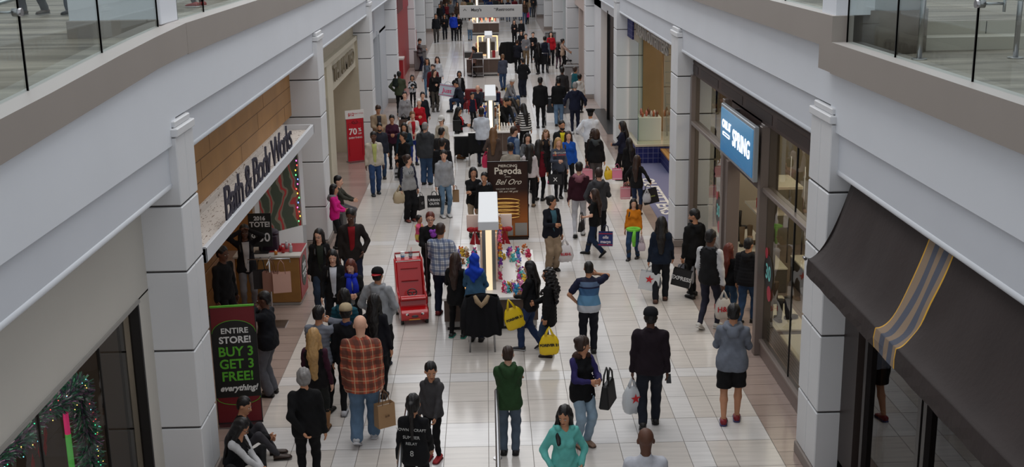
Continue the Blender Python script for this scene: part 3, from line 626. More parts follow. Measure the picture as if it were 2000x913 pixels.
t=text('URBAN OUTFITTERS',(4.42,31.9,4.02),RX,(0,0,1),.42,mat((170,168,160),.4,.4),None,.02,name='storefront_lettering',sx=1.6,off=.01); tag(t,'grey metal storefront lettering hanging under the fascia above the blue tiled entrance','lettering')
for y_ in (28.6,31.9,35.2): MB().cyl((4.42,y_,4.1),(4.42,y_,4.38),.01,n=6).build('hanger',STEEL,t)
cb=empty('display_cube',(4.95,36.0,.58),'white display cube with glassware inside the blue tiled shop window','display')
MB().box(-.35,.35,-.35,.35,0,.72).build('cube',mat((214,210,204),.5),cb,bevel=.01)
for i in range(12):
    x,y=4.95+random.uniform(-.25,.25),36+random.uniform(-.25,.25); hh=random.uniform(.08,.3); b=MB(); b.tube([(x,y,1.30),(x,y,1.30+hh*.6),(x,y,1.30+hh)],[.03,.045,.014],10)
    tag(b.build('bottle',mat(random.choice([(180,90,60),(200,180,170),(120,70,50),(210,120,110)]),.2)),'small glass ornament on the white display cube','bottle','ornaments on the white display cube')
lad=MB(); 
for dx in (0,.35): lad.cyl((5.6+dx,36.4,.58),(5.5+dx,36.9,3.3),.025)
for k in range(7): a=k/7; lad.cyl((5.58-.1*a,36.45+.5*a,.9+2.3*a),(5.93-.1*a,36.45+.5*a,.9+2.3*a),.018)
tag(lad.build('ladder',mat((120,96,70),.6)),'wooden ladder leaning in the blue tiled shop window','ladder')
b=MB(); b.tube([(6.4,35.6,.0),(6.4,35.6,1.7),(6.9,35.6,1.7),(6.9,35.6,0)],.02,6); tag(b.build('clothes_rail',STEEL),'steel clothes rail inside the blue tiled shop','rail')
for k in range(9):
    b=MB(); y=28+k*.75; b.box(8.2,8.6,y,y+.5,.0,.4+.3*(k%3)); b.box(8.25,8.55,y+.05,y+.45,.4+.3*(k%3),.7+.3*(k%3),1); tag(b.build('merchandise_shelf',[mat((110,76,46),.5),mat(random.choice([(170,60,60),(60,80,110),(190,170,140),(90,110,80)]),.7)]),'wooden merchandise stand inside the blue tiled shop','stand','merchandise stands in the blue tiled shop')
# dark glass shop bay (38.3-49.1)
b=MB(); b.box(4.45,4.7,38.3,49.1,3.9,4.4,0); b.box(4.40,4.8,38.3,40.3,0,4.3,3); b.box(4.5,4.7,40.3,43.6,0,4.0,1); b.box(4.45,4.7,46.2,49.1,0,4.4,0); b.box(4.42,4.5,43.5,43.6,0,4,1)
b.box(4.12,4.6,40.3,46.2,-.002,.008,1)
st(b.build('wall_right',[COLW,BLACKM,BLACKM,mat((190,178,168),.5)]))
room(1,40.3,48,4,mat((60,40,26),.6),lamp=30,lcol=(1,.7,.4),h=4)
for i,(y,z) in enumerate(((43.9,.9),(44.3,2.0),(44.1,1.3),(44.8,.7))):
    b=MB(); b.ell((5.2,y,z),(.09,.09,.14),12,8,m=0); b.cyl((5.2,y,z+.13),(5.2,y,4.0),.006,m=1); o=b.build('pendant_lamp',[mat((255,170,90),.4,emit=4),DARK]); tag(o,'small amber pendant lamp glowing inside the dark glass shop','lamp','amber pendants in the dark shop')
PK=mat((184,164,156),.5)
for (y0,y1,c,dk) in [(49.9,60.6,(196,180,172),.5),(61.4,72.6,(200,206,208),.3),(73.4,84,(196,190,186),.5),(84.8,96,(150,150,150),.5),(96.8,108,(190,190,190),.5),(108.8,130,(90,86,84),.5)]:
    b=MB(); b.box(4.5,4.7,y0,y1,3.2,4.4,0); b.box(4.8,4.9,y0,y1,0,3.3,1); b.box(4.3,4.7,y0,y0+2.2,0,4.3,0)
    for t in np.linspace(y0,y1,5)[1:-1]: b.box(4.5,4.7,t-.1,t+.1,0,3.2,0)
    for z in (1.1,2.2): b.box(4.295,4.3,y0+.05,y0+2.1,z,z+.01,2)
    st(b.build('wall_right',[mat(c,.5),mat((50,46,44),.3),GAPM]))
# ================================================================ WALKWAY FURNITURE
def hangsign():
    Y=42.0; a=proj((0,Y,4.2)); r=empty('direction_sign',(.16,Y,4.16),'long light grey hanging direction sign across the far walkway','sign')
    b=MB(); b.box(-1.09,1.12,-.05,.05,-.215,.215); b.build('board',mat((178,176,174),.5),r,bevel=.01)
    D=mat((40,40,42),.5); text("Macy's",(-.50,-.056,.06),(1,0,0),(0,0,1),.14,D,r,.002,off=.002); text('Restrooms',(.52,-.056,.06),(1,0,0),(0,0,1),.14,D,r,.002,off=.002)
    b=MB(); b.tube([(-.95,-.056,.04),(-.9,-.056,.1),(-.85,-.056,.04)],.008,5); b.tube([(.12,-.056,.1),(.2,-.056,.1),(.2,-.056,.02)],.008,5); b.build('arrow',D,r)
    for x in (-.95,.98): MB().cyl((x,0,.2),(x,0,4.6),.004,n=6).build('cable',STEEL,r)
hangsign()
def lampbox(r,x,y0,y1,z0,z1,w,zb,m_=None):
    """post with glowing strip carrying a long white light box"""
    b=MB(); b.box(x-w/2,x+w/2,y0,y1,z0,z1); L=b.build('light_box',mat((226,228,230),.5),r,bevel=.008)
    b=MB(); b.box(x-.12,x+.12,y0+.02,y0+.1,zb,z0,0); b.box(x-w/2+.02,x+w/2-.02,y0+.1,y1-.05,z0-.01,z0-.002,1); b.build('post',[mat((150,148,146),.3,.7),mat((255,230,190),.5,emit=2.2)],r)
    b=MB(); b.box(x-.055,x+.055,y0+.0,y0+.03,zb,z0); b.build('light_strip',mat((255,232,190),.5,emit=m_ or .8),r)
def kiosk(y0,y1,x0,x1,h,label,spine=True,lamp=None,brown=(84,66,56)):
    r=empty('kiosk',((x0+x1)/2,y0,0),label,'kiosk'); cx=(x0+x1)/2
    w=(x1-x0)/2; L=y1-y0
    b=MB(); b.box(-w+.05,w-.05,.05,L-.05,0,.06,2); b.box(-w+.02,w-.02,.02,L-.02,.06,.17,1); b.box(-w,w,0,L,.17,h-.05,0)
    for k in (-.34,.34): b.box(k*w*2*.5-.006,k*w+.006,-.003,.01,.17,h-.05,1)
    b.build('cabinet',[mat(brown,.5,var=.1),mat((170,166,162),.4),DARK],r,bevel=.006)
    b=MB(); b.box(-w-.03,w+.03,-.03,L+.03,h-.05,h); b.build('worktop',mat((224,220,216),.35),r,bevel=.006); return r
k1=kiosk(20.05,23.15,-.86,.82,.62,'toy kiosk with white counter, lit centre post and plush toys')
KX=-.02
b=MB(); b.box(-.2+.02,.12+.02,.95,2.9,.62,1.56,0); b.box(-.19+.02,.11+.02,.93,.95,.66,1.5,1); b.build('spine',[mat((224,204,192),.5),mat((238,214,198),.5)],k1,bevel=.006)
lampbox(k1,-.02,.42,2.9,1.74,1.9,.37,.62)
b=MB(); b.box(-.46,.45,2.95,2.98,1.08,1.42); b.build('header_panel',mat((222,210,206),.5),k1,bevel=.01)
for cx in (-.3,.3):
    b=MB()
    for a in (-.5,.5):
        b.add([(cx,2.93,1.12),(cx+a*.12-.05,2.92,.82),(cx+a*.12+.06,2.92,.80)],[(0,1,2)],0); b.ell((cx+a*.14,2.92,1.12),(.09,.03,.05),8,5)
    b.ell((cx,2.9,1.12),(.04,.04,.04),8,5)
    b.build('red_bow',mat((168,20,34),.6),k1,solid=.01)
# plush toys
TOYC=[(214,96,150),(236,150,190),(130,70,170),(60,150,190),(236,222,196),(222,120,60),(150,100,60),(240,236,232),(190,80,160),(90,190,190),(226,190,70),(120,120,200),(200,60,90)]
def plush(x,y,z,s,c,c2,rz):
    b=MB(); R=Matrix.Rotation(rz,3,'Z'); f=lambda p: Vector((x,y,z))+R@(Vector(p)*s)
    b.ell(f((0,0,.055)),(.055*s,.05*s,.06*s),8,6,0); b.ell(f((0,.02,.14)),(.052*s,.048*s,.046*s),8,6,0,R=R); b.ell(f((0,.065,.128)),(.024*s,.022*s,.018*s),6,5,1)
    for q in (-1,1):
        b.ell(f((q*.04,.005,.185)),(.018*s,.01*s,.022*s),6,4,0); b.ell(f((q*.055,.05,.02)),(.024*s,.045*s,.022*s),6,5,0); b.ell(f((q*.062,.03,.08)),(.02*s,.032*s,.02*s),6,5,0); b.ell(f((q*.02,.066,.15)),(.008*s,.006*s,.008*s),5,4,2)
    return b.build('plush_toy',[mat(c,.95,bump=.6,bscale=90),mat(c2,.95),BLACKM])
tl=[]
def clear(): pass
spots=[]
for k in range(52):  # right counter, rim pile
    t=k/51; 
    if t<.35: p=(random.uniform(.22,.55),20.2+random.uniform(0,.4))
    elif t<.7: p=(random.uniform(.5,.78),20.9+random.uniform(0,1.2))
    else: p=(random.uniform(.25,.78),22.3+random.uniform(0,.7))
    spots.append(p+(.62,'right side of the toy kiosk counter'))
for k in range(34): spots.append((random.uniform(-.82,-.3),random.uniform(21.3,23.0),.62,'left side of the toy kiosk counter'))
for k in range(4): spots.append((-.13+.09*k,21.15+.1*(k%2),1.56,'top of the kiosk spine panel'))
for k in range(48):
    spots.append((.150+random.uniform(0,.02),21.02+(k%8)*.24+random.uniform(-.05,.05),.66+.145*(k//8),'side of the kiosk spine wall'))

for i,(x,y,z,w) in enumerate(spots):
    c=TOYC[i%len(TOYC)] if z<1.5 else (206,150,80)
    s=random.uniform(.6,.95) if z<1.5 else 1.0
    if 'spine wall' in w: s=.62
    o=plush(x,y,z,s,c,((240,232,222),(190,150,110),(50,40,40))[(i//13)%3],random.uniform(-3,3) if z<1.5 and 'wall' not in w else (PI if z>1.5 else -PI/2))
    nm={(214,96,150):'deep pink',(236,150,190):'light pink',(130,70,170):'purple',(60,150,190):'blue',(236,222,196):'cream',(222,120,60):'orange',(150,100,60):'brown',(240,236,232):'white',(190,80,160):'magenta',(90,190,190):'turquoise',(226,190,70):'yellow',(120,120,200):'lavender',(200,60,90):'raspberry',(206,150,80):'golden'}[c]
    mz=('white','tan','dark')[(i//13)%3]; tag(o,'%s plush toy with %s muzzle on the %s'%(nm,mz,w),'toy','%s plush toys with %s muzzle on the %s'%(nm,mz,w))
tag(MB().box(-.78,-.42,20.15,20.6,.62,.66,1).box(-.76,-.44,20.17,20.58,.66,.665,0).build('display_tray',[mat((240,170,70),.5,emit=.4),STEEL]),'glowing orange display tray at the left front of the toy kiosk','tray')
# banner behind kiosk
bn=empty('banner_stand',(.42,26.5,0),'tall brown jewellery advertising banner behind the toy kiosk','banner')
def gold(nt,s):
    o=_sep(nt,s); n=nt.nodes.new('ShaderNodeMapRange'); n.inputs[1].default_value=1.15; n.inputs[2].default_value=.45; nt.links.new(o[2],n.inputs[0])
    return _mix(nt,n.outputs[0],(50,30,24),(160,92,40))
MB().box(-.45,.45,-.012,.012,.04,1.8).build('print',nodemat('goldbanner',gold,.35),bn)
b=MB(); b.box(-.47,-.45,-.016,.016,0,1.81); b.box(.45,.47,-.016,.016,0,1.81); b.box(-.47,.47,-.016,.016,1.8,1.82); b.box(-.47,.47,-.016,.016,0,.04); b.box(-.45,.45,-.18,.18,0,.03); b.build('frame',mat((40,36,36),.3,.6),bn)
CRM=mat((232,222,206),.5)
text('PIERCING',(0,-.016,1.71),(1,0,0),(0,0,1),.085,CRM,bn,.002,off=.001,sx=1.2); text('Pagoda',(0,-.016,1.59),(1,0,0),(0,0,1),.22,CRM,bn,.002,off=.004); text('presents',(0,-.016,1.46),(1,0,0),(0,0,1),.04,CRM,bn,.001)
text('Bel Oro',(0,-.016,1.33),(1,0,0),(0,0,1),.18,CRM,bn,.001,shear=.5); text('DISCOVER THE FINEST',(-.05,-.016,1.17),(1,0,0),(0,0,1),.045,CRM,bn,.001); text('10K and 14K gold',(0,-.016,1.11),(1,0,0),(0,0,1),.06,CRM,bn,.001,shear=.3)
b=MB()
for k in range(5): b.tube([(-.1+.5*math.cos(t)*.75,-.02-.004*k,.88-.085*k+.06*math.sin(t)) for t in np.linspace(.2,PI*1.9,26)],.014,6)
b.build('ring_picture',mat((226,178,96),.25,.6),bn)
b=MB(); b.box(.15,.43,-.018,-.012,.06,.36,0); b.box(-.02,.10,-.018,-.012,.06,.30,0); b.build('inset_photo',mat((150,146,140),.4),bn)
# chair with a dark coat over its back
ch=empty('folding_chair',(-.18,19.15,0),'grey steel-legged chair in front of the toy kiosk','chair')
for x in (-.19,.19):
    for y,zt in ((-.2,.95),(.2,.45)): MB().cyl((x*1.12,y*1.15,0),(x,y*.8,zt),.016,n=10).build('leg',STEEL,ch)
MB().box(-.21,.21,-.2,.2,.44,.47).build('seat',mat((150,150,152),.5),ch,bevel=.01); b=MB(); b.tube([(-.19,-.17,.45),(-.19,-.2,.97),(.19,-.2,.97),(.19,-.17,.45)],.014,8); b.build('backrest',STEEL,ch)
def drape(cx,y,w,z0,z1,name,label,col,cat='coat',fur=None):
    r=empty(name,(cx,y,0),label,cat); n=26
    def P(u,v):
        a=-1+2*u; t=v
        x=a*w*(1+.28*t)+.012*math.sin(t*9+u*14); yy=-.05-.09*math.sqrt(max(0,1-min(1,abs(a))**2))-.018*math.sin(u*22)*(.3+t); z=z1-(z1-z0)*t-.08*abs(a)**2.5*(1-t)+.015*math.sin(u*17)*t
        return (x,yy,z)
    b=MB(); b.grid(P,n,14)
    def Q(u,v):
        a=-1+2*u; return (a*w*(1+.15*v),.06-.13*(1-v),z1-.03*abs(a)-.26*v*v)
    b.grid(Q,n,6); b.build('cloth',cloth(col),r,solid=.02)
    for q in (-1,1): b=MB(); b.tube([(q*w*.9,-.02,z1-.08),(q*w*1.15,-.06,z1-.3),(q*w*1.25,-.09,z0+.12)],[.055,.065,.05],8); b.build('sleeve',cloth(col),r)
    if fur: b=MB(); b.tube([(-.11,-.14,z1-.02),(-.07,-.2,z1-.1),(0,-.21,z1-.17),(.07,-.2,z1-.1),(.12,-.14,z1-.02)],[.03,.045,.05,.045,.03],8); b.build('fur_trim',mat(fur,.95,bump=1,bscale=80),r)
    return r
drape(-.18,18.95,.26,.32,1.06,'draped_coat','black coat with beige fur trim hung over the chair back',(18,18,22),fur=(150,128,100))
# coin cart (red toy car stroller)
def cart():
    r=empty('toy_car_stroller',(-1.47,20.75,0),'red child car stroller with steering wheel and number five on its side','stroller',rz=math.radians(10)); r.scale=(.93,.93,.88)
    R_=mat((186,20,26),.28,coat=.4); R2=mat((150,14,20),.4); WH=mat((232,232,230),.5)
    # body: side profile extruded across x
    prof=[(-.36,.10),(-.40,.16),(-.40,.27),(-.34,.32),(-.20,.36),(-.14,.52),(-.08,.56),(.12,.58),(.20,.62),(.50,1.18),(.56,1.20),(.58,1.12),(.44,.62),(.46,.30),(.40,.12)]
    T=Matrix(((0,0,1,0),(1,0,0,0),(0,1,0,0),(0,0,0,1)))
    b=MB()
    b.prism(prof[:6]+[(-.13,.40),(.05,.36),(.46,.30),(.40,.12)],-.27,.27,0,T=T)
    for q in (-1,1): b.prism([(-.14,.36),(-.14,.52),(-.08,.56),(.12,.58),(.20,.66),(.50,1.18),(.56,1.2),(.58,1.12),(.46,.30),(.3,.3)],q*.27-.02,q*.27+.02,0,T=T)
    b.prism([(.22,.42),(.46,1.12),(.52,1.12),(.30,.40)],-.25,.25,0,T=T); b.prism([(-.14,.36),(-.14,.54),(-.09,.56),(-.09,.36)],-.25,.25,0,T=T)
    b.prism([(.46,1.14),(.46,1.17),(.70,1.17),(.70,1.14)],-.25,.25,0,T=T); b.build('body',R_,r,bevel=.014)
    b=MB(); b.box(-.22,.22,-.19,-.15,.36,.50,T=Matrix.Translation((0,-.02,.0))@Matrix.Rotation(-.25,4,'X')); b.build('windscreen',BLACKM,r)
    b=MB(); b.box(-.26,.26,-.26,-.14,.50,.56); b.build('roof_visor',R_,r,bevel=.02)
    b=MB(); b.box(-.17,.17,.40,.43,.98,1.0); b.box(-.17,.17,.31,.34,.74,.76); b.build('seat_ridge',R2,r)
    b=MB(); b.tube([(.09*math.cos(t),-.02+.05*math.sin(t),.60+.06*math.sin(t)) for t in np.linspace(0,2*PI,20)],.012,6); b.tube([(-.09,-.02,.60),(.09,-.02,.60)],.01,6); b.cyl((0,-.02,.60),(0,-.08,.48),.012); b.build('steering_wheel',BLACKM,r)
    b=MB(); b.tube([(-.25,.56,1.18),(-.25,.68,1.26),(.25,.68,1.26),(.25,.56,1.18)],.02,8); b.build('push_handle',R2,r)
    for x,y,rad in ((-.24,-.26,.075),(.24,-.26,.075),(-.27,.42,.13),(.27,.42,.13)):
        b=MB(); b.cyl((x-.03,y,rad),(x+.03,y,rad),rad,n=20,m=0); w=b.build('wheel',BLACKM,r); MB().cyl((x-.034,y,rad),(x+.034,y,rad),rad*.5,n=16).build('hub',STEEL,w)
    for q in (-1,1):
        b=MB(); b.ell((q*.15,-.392,.245),(.045,.012,.028),10,6,0); b.ell((q*.135,-.403,.243),(.016,.008,.018),8,5,1); b.build('headlamp_eye',[WH,BLACKM],r)
    b=MB(); b.ell((0,-.40,.20),(.07,.012,.03),10,6); b.build('mouth',mat((70,60,66),.4),r); b=MB(); b.box(-.12,.1,-.405,-.398,.125,.145); b.build('front_badge',mat((226,150,60),.5),r)
    text('5',(.296,-.02,.26),(0,1,0),(0,0,1),.24,WH,r,.002,off=.01); text('5',(-.296,-.02,.26),(0,-1,0),(0,0,1),.24,WH,r,.002,off=.01)
    b=MB(); b.box(.291,.295,-.2,-.1,.2,.3); b.box(.291,.295,.05,.2,.42,.46); b.build('side_sticker',mat((196,120,50),.5),r)
    MB().cyl((.30,.0,.14),(.31,.02,1.62),.011,n=8).build('flag_pole',mat((40,16,20),.4),r)
    Mw=Matrix.Translation((-1.47,20.75,0))@Matrix.Rotation(math.radians(10),4,'Z')@Matrix.Diagonal((.93,.93,.88,1))
    for i,(x,c2,lab) in enumerate(((-.1,(90,160,210),'white lidded paper cup with blue band on the red stroller tray'),(.06,(150,160,170),'clear plastic cup with straw beside the white cup on the red stroller'))):
        p=Mw@Vector((x,.60,1.17)); u=empty('drink_cup',p,lab,'cup'); MB().cyl((0,0,0),(0,0,.12),.03,.042,n=16).build('cup',mat((232,234,236),.4) if i==0 else glassmat((210,216,220),1,'cupg'),u); MB().cyl((0,0,.02),(0,0,.055),.0345,.0385,n=16).build('band',mat(c2,.5),u)
        MB().cyl((0,0,.12),(0,0,.128),.045,n=16).build('lid',WH,u) if i==0 else MB().cyl((0,0,.03),(.02,0,.2),.004,n=6).build('straw',mat((220,60,60),.5),u)
cart()
# litter bins
def bin_(x,y,label,w=.62,h=1.0):
    r=empty('litter_bin',(x,y,0),label,'bin'); MB().box(-w/2,w/2,-.28,.28,.03,h-.06).box(-w/2+.03,w/2-.03,-.25,.25,0,.03,1).build('body',[mat((126,124,124),.4,.3),DARK],r,bevel=.015)
    MB().box(-w/2-.01,w/2+.01,-.29,.29,h-.05,h).build('lid',mat((110,108,108),.4,.3),r,bevel=.01); b=MB(); b.add([(-.06,-.285,.62),(.06,-.285,.62),(0,-.285,.74)],[(0,1,2)]); b.build('recycling_mark',mat((220,220,220),.5),r,solid=.002)
bin_(-3.4,60.6,'grey litter bin beside the man leaning on the far left wall'); bin_(3.76,52.6,'dark grey litter bin by the tan pillar on the right')
bin_(3.76,70.0,'pale litter bin with white lid near the far right pillar')
# second kiosk: jewellery
k2=kiosk(36.6,37.75,-.3,.80,.8,'jewellery kiosk with glowing post and glass shelves')
lampbox(k2,-.17,.1,2.75,1.76,1.92,.36,.8,2.0)
b=MB()
for z in (.98,1.18,1.38,1.58): b.box(-.42,.10,.25,.9,z,z+.012,0)
for x in (-.42,.1): b.box(x-.01,x+.01,.24,.26,.8,1.62,1)
b.build('glass_shelf',[glassmat((230,235,235),1,'shelfg'),mat((255,214,160),.5,emit=.8)],k2)
for k in range(44):
    x=.265-.42+(k%6)*.1+random.uniform(-.02,.02); y=37.0+random.uniform(0,.35); z=(.80,.992,1.192,1.392)[k//11]; b=MB(); b.box(x-.03,x+.03,y,y+.05,z,z+random.uniform(.06,.14))
    tag(b.build('jewellery_card',mat(random.choice([(236,224,208),(220,170,120),(180,120,80),(240,236,230),(150,90,60)]),.4),bevel=.004),'small jewellery box standing on the lit kiosk shelves','box','jewellery boxes on the lit kiosk shelves')
for k in range(22):
    x=.42+(k%5)*.09; y=36.75+(k//5)*.16; b=MB(); b.cyl((x,y,.8),(x,y,.8+.12),.03,.012,n=8); b.ell((x,y,.93),(.028,.02,.03),8,5)
    tag(b.build('jewellery_bust',mat((236,232,226),.4)),'small white jewellery stand on the right counter of the jewellery kiosk','stand','white jewellery stands on the kiosk counter')
tb=empty('cash_table',(-.70,36.0,0),'white table draped with a black cloth at the left front of the jewellery kiosk','table')
MB().box(-.4,.38,-.3,.3,.80,.84).build('tabletop',mat((226,224,220),.4),tb,bevel=.006)
b=MB()
for x in (-.36,.34):
    for y in (-.26,.26): MB().cyl((x,y,0),(x,y,.8),.015).build('leg',STEEL,tb)
b=MB(); b.grid(lambda u,v:(-.35+.6*u,-.32-.03*math.sin(u*19)*v,.82-.6*v+.05*math.sin(u*8)*v),18,8); o=b.build('black_cloth',cloth((20,20,22)),None,solid=.01,T=Matrix.Translation((-.70,36.0,0))); tag(o,'black cloth hanging over the front of the cash table','cloth')
mo=empty('monitor',(-.98,36.1,.84),'black computer monitor on the cash table','monitor'); MB().box(-.12,.12,-.02,.02,.08,.42).build('screen',BLACKM,mo,bevel=.006); MB().box(-.03,.03,-.02,.02,0,.1).box(-.08,.08,-.06,.06,0,.01).build('stand',BLACKM,mo)
# lounge seats between kiosks
for i,(x,y,lab) in enumerate(((-.55,46.2,'left red lounge armchair in the seating group'),(.15,45.2,'dark red lounge armchair nearest the lit lamp box'),(.9,46.5,'brown bench at the right of the seating group'))):
    r=empty('lounge_seat',(x,y,0),lab,'seat',group='lounge seats between the kiosks'); c=[(110,24,28),(100,28,28),(110,90,66)][i]
    MB().box(-.35,.35,-.35,.35,.12,.42).build('seat',mat(c,.7),r,bevel=.04)
    if i<2: MB().box(-.35,.35,.22,.38,.4,.85).build('backrest',mat(c,.7),r,bevel=.04); MB().box(-.42,-.33,-.33,.33,.12,.6).build('armrest',mat(c,.7),r,bevel=.03); MB().box(.33,.42,-.33,.33,.12,.6).build('armrest',mat(c,.7),r,bevel=.03)
    for a in (-.3,.3):
        for c_ in (-.3,.3): MB().cyl((a,c_,0),(a,c_,.13),.02).build('leg',STEEL,r)
# third kiosk
k3=kiosk(57.6,60.3,-1.0,.62,.85,'third kiosk down the walkway with warm lit frame and printer cart')
lampbox(k3,.28,.1,2.5,1.80,1.96,.38,.0,2.4)
b=MB()
def frame_(x0,x1,y,z0,z1):
    for z in (z0,z1): b.tube([(x0,y,z),(x1,y,z)],.03,6)
    for x in (x0,x1): b.tube([(x,y,z0),(x,y,z1)],.03,6)
frame_(-.25,.72,1.4,.85,1.8); frame_(-.02,.72,1.9,.85,1.75); b.build('lit_frame',mat((255,206,150),.5,emit=1.3),k3)
b=MB(); b.box(-.9,-.35,.3,.9,.85,1.12,1); b.box(.35,.75,.3,.8,.85,1.15,0); b.box(.45,.6,.25,.3,.85,1.2,2); b.box(-.2,.6,1.5,2.2,.9,1.5,1); b.build('counter_display',[mat((226,216,206),.5),mat((50,46,44),.5),RED],k3)
pc=empty('printer_cart',(-.45,57.2,0),'grey steel cart with black photo printer in front of the third kiosk','cart')
b=MB()
for x in (-.26,.26):
    for y in (-.2,.2): b.cyl((x,y,0),(x,y,.9),.02)
for z in (.1,.5,.9): b.box(-.28,.28,-.22,.22,z,z+.03)
b.build('frame',STEEL,pc); MB().box(-.26,.26,-.2,.2,.93,1.18).build('printer',mat((36,36,40),.4),pc,bevel=.02)
MB().cyl((-1.12,57.6,0),(-1.12,57.6,2.0),.03).build('post',STEEL,k3,T=Matrix.Translation((.19,-57.6,0)))
# fourth and fifth kiosks
k4=kiosk(80.3,84,-1.15,.85,.82,'fourth kiosk with brown front and bright goods far down the walkway')
b=MB(); 
for k in range(26): x=-.9+random.uniform(0,1.8); y=.2+random.uniform(0,2.5); s=random.uniform(.04,.1); b.box(x,x+s*1.6,y,y+s,.82,.82+random.uniform(.05,.35),k%5)
b.build('goods',[mat((230,220,210),.5),mat((190,40,50),.5),mat((60,90,170),.5),mat((240,170,120),.5,emit=.6),mat((90,160,130),.5)],k4)['kind']='stuff'
b=MB(); b.box(-.8,-.5,1,1.2,.82,1.6); b.box(.5,.62,1,1.2,.82,1.6); b.build('lit_panel',mat((255,206,160),.5,emit=1.2),k4)
lampbox(k4,-.45,.1,2.2,2.35,2.55,.5,.82,2.4)
k5=kiosk(113,117,-1.2,1.2,.85,'farthest kiosk under the hanging sign'); lampbox(k5,.1,.1,2.2,2.0,2.2,.5,.85,2.4)
# foreground handrails at the stair opening
for (x,y,dx,lab) in ((0.03,13.6,0,'steel handrail rising in front of the green hooded man'),(-1.12,13.4,0,'steel handrail beside the girl in the black printed top')):
    r=empty('handrail',(x,y,0),lab,'railing'); b=MB(); b.tube([(0,1.15,.9),(0,1.12,1.0),(0,1.0,1.03),(0,-.6,1.0),(0,-3.5,.4)],.028,10); b.build('rail',STEEL,r); MB().cyl((0,1.15,0),(0,1.15,.92),.024).build('post',STEEL,r); MB().cyl((0,1.15,0),(0,1.15,.01),.06,n=16).build('flange',STEEL,r)
# tinsel window display, near left shop
def tinsel():
    b=MB(); rng=np.random.RandomState(3)
    pts=[]
    for t in np.linspace(0,1,330): pts.append((-4.62,8.6+t*3.75,2.12+.18*math.sin(t*PI)+.04*math.sin(t*20),.20))
    for t in np.linspace(0,1,260): pts.append((-4.62,12.35+.12*math.sin(t*3),2.15-t*2.0,.22))
    for k,(x,y,z,rad) in enumerate(pts):
        for q in range(24):
            d=rng.normal(size=3); d/=np.linalg.norm(d); p=np.array([x,y,z])+d*rad*rng.uniform(.1,.6); e=np.array([x,y,z])+d*rad*rng.uniform(.4,.85); w=np.cross(d,rng.normal(size=3)); w=w/np.linalg.norm(w)*.011
            b.add([tuple(p-w),tuple(p+w),tuple(e+w*.4),tuple(e-w*.4)],[(0,1,2,3)],int(rng.randint(0,6)))
    o=b.build('tinsel_garland',[mat(c,.25,.3) for c in ((150,210,195),(200,160,210),(110,180,165),(205,195,215),(140,130,165),(110,210,160))]); o['kind']='stuff'; tag(o,'iridescent tinsel garland arching inside the near left shop window','garland')
    tag(MB().cyl((-4.68,12.05,.5),(-4.68,12.05,2.15),.03,n=16,m=0).cyl((-4.68,12.05,.5),(-4.68,12.05,1.7),.032,n=16,m=1).build('light_tube',[mat((230,60,130),.4,emit=.6),mat((90,190,90),.4,emit=.5)]),'glowing pink and green light tube inside the tinsel in the near left window','lamp')
    b=MB()
    for k,(y,z) in enumerate(((11.2,1.9),(11.3,1.75),(11.4,2.0),(11.45,1.72),(11.1,1.7),(11.5,1.85))): b.add([(-4.7,y,z),(-4.7,y+.05,z+.08),(-4.7,y+.02,z+.2),(-4.7,y-.04,z+.1)],[(0,1,2,3)])
    tag(b.build('paper_leaves',mat((176,24,34),.6),solid=.004),'red paper leaves hanging behind the tinsel in the near left window','decoration')
    for k in range(60):
        x,y,z,rad=pts[rng.randint(0,len(pts))]; b=MB(); p=Vector((x+.12,y+rng.uniform(-.12,.12),z+rng.uniform(-.12,.12))); b.ell(p,(.006,.006,.006),6,4); tag(b.build('fairy_light',mat([(60,255,170),(120,220,255),(255,90,90),(255,220,120)][k%4],.4,emit=4)),'tiny coloured fairy light in the iridescent tinsel','light','fairy lights in the tinsel garland')
tinsel()
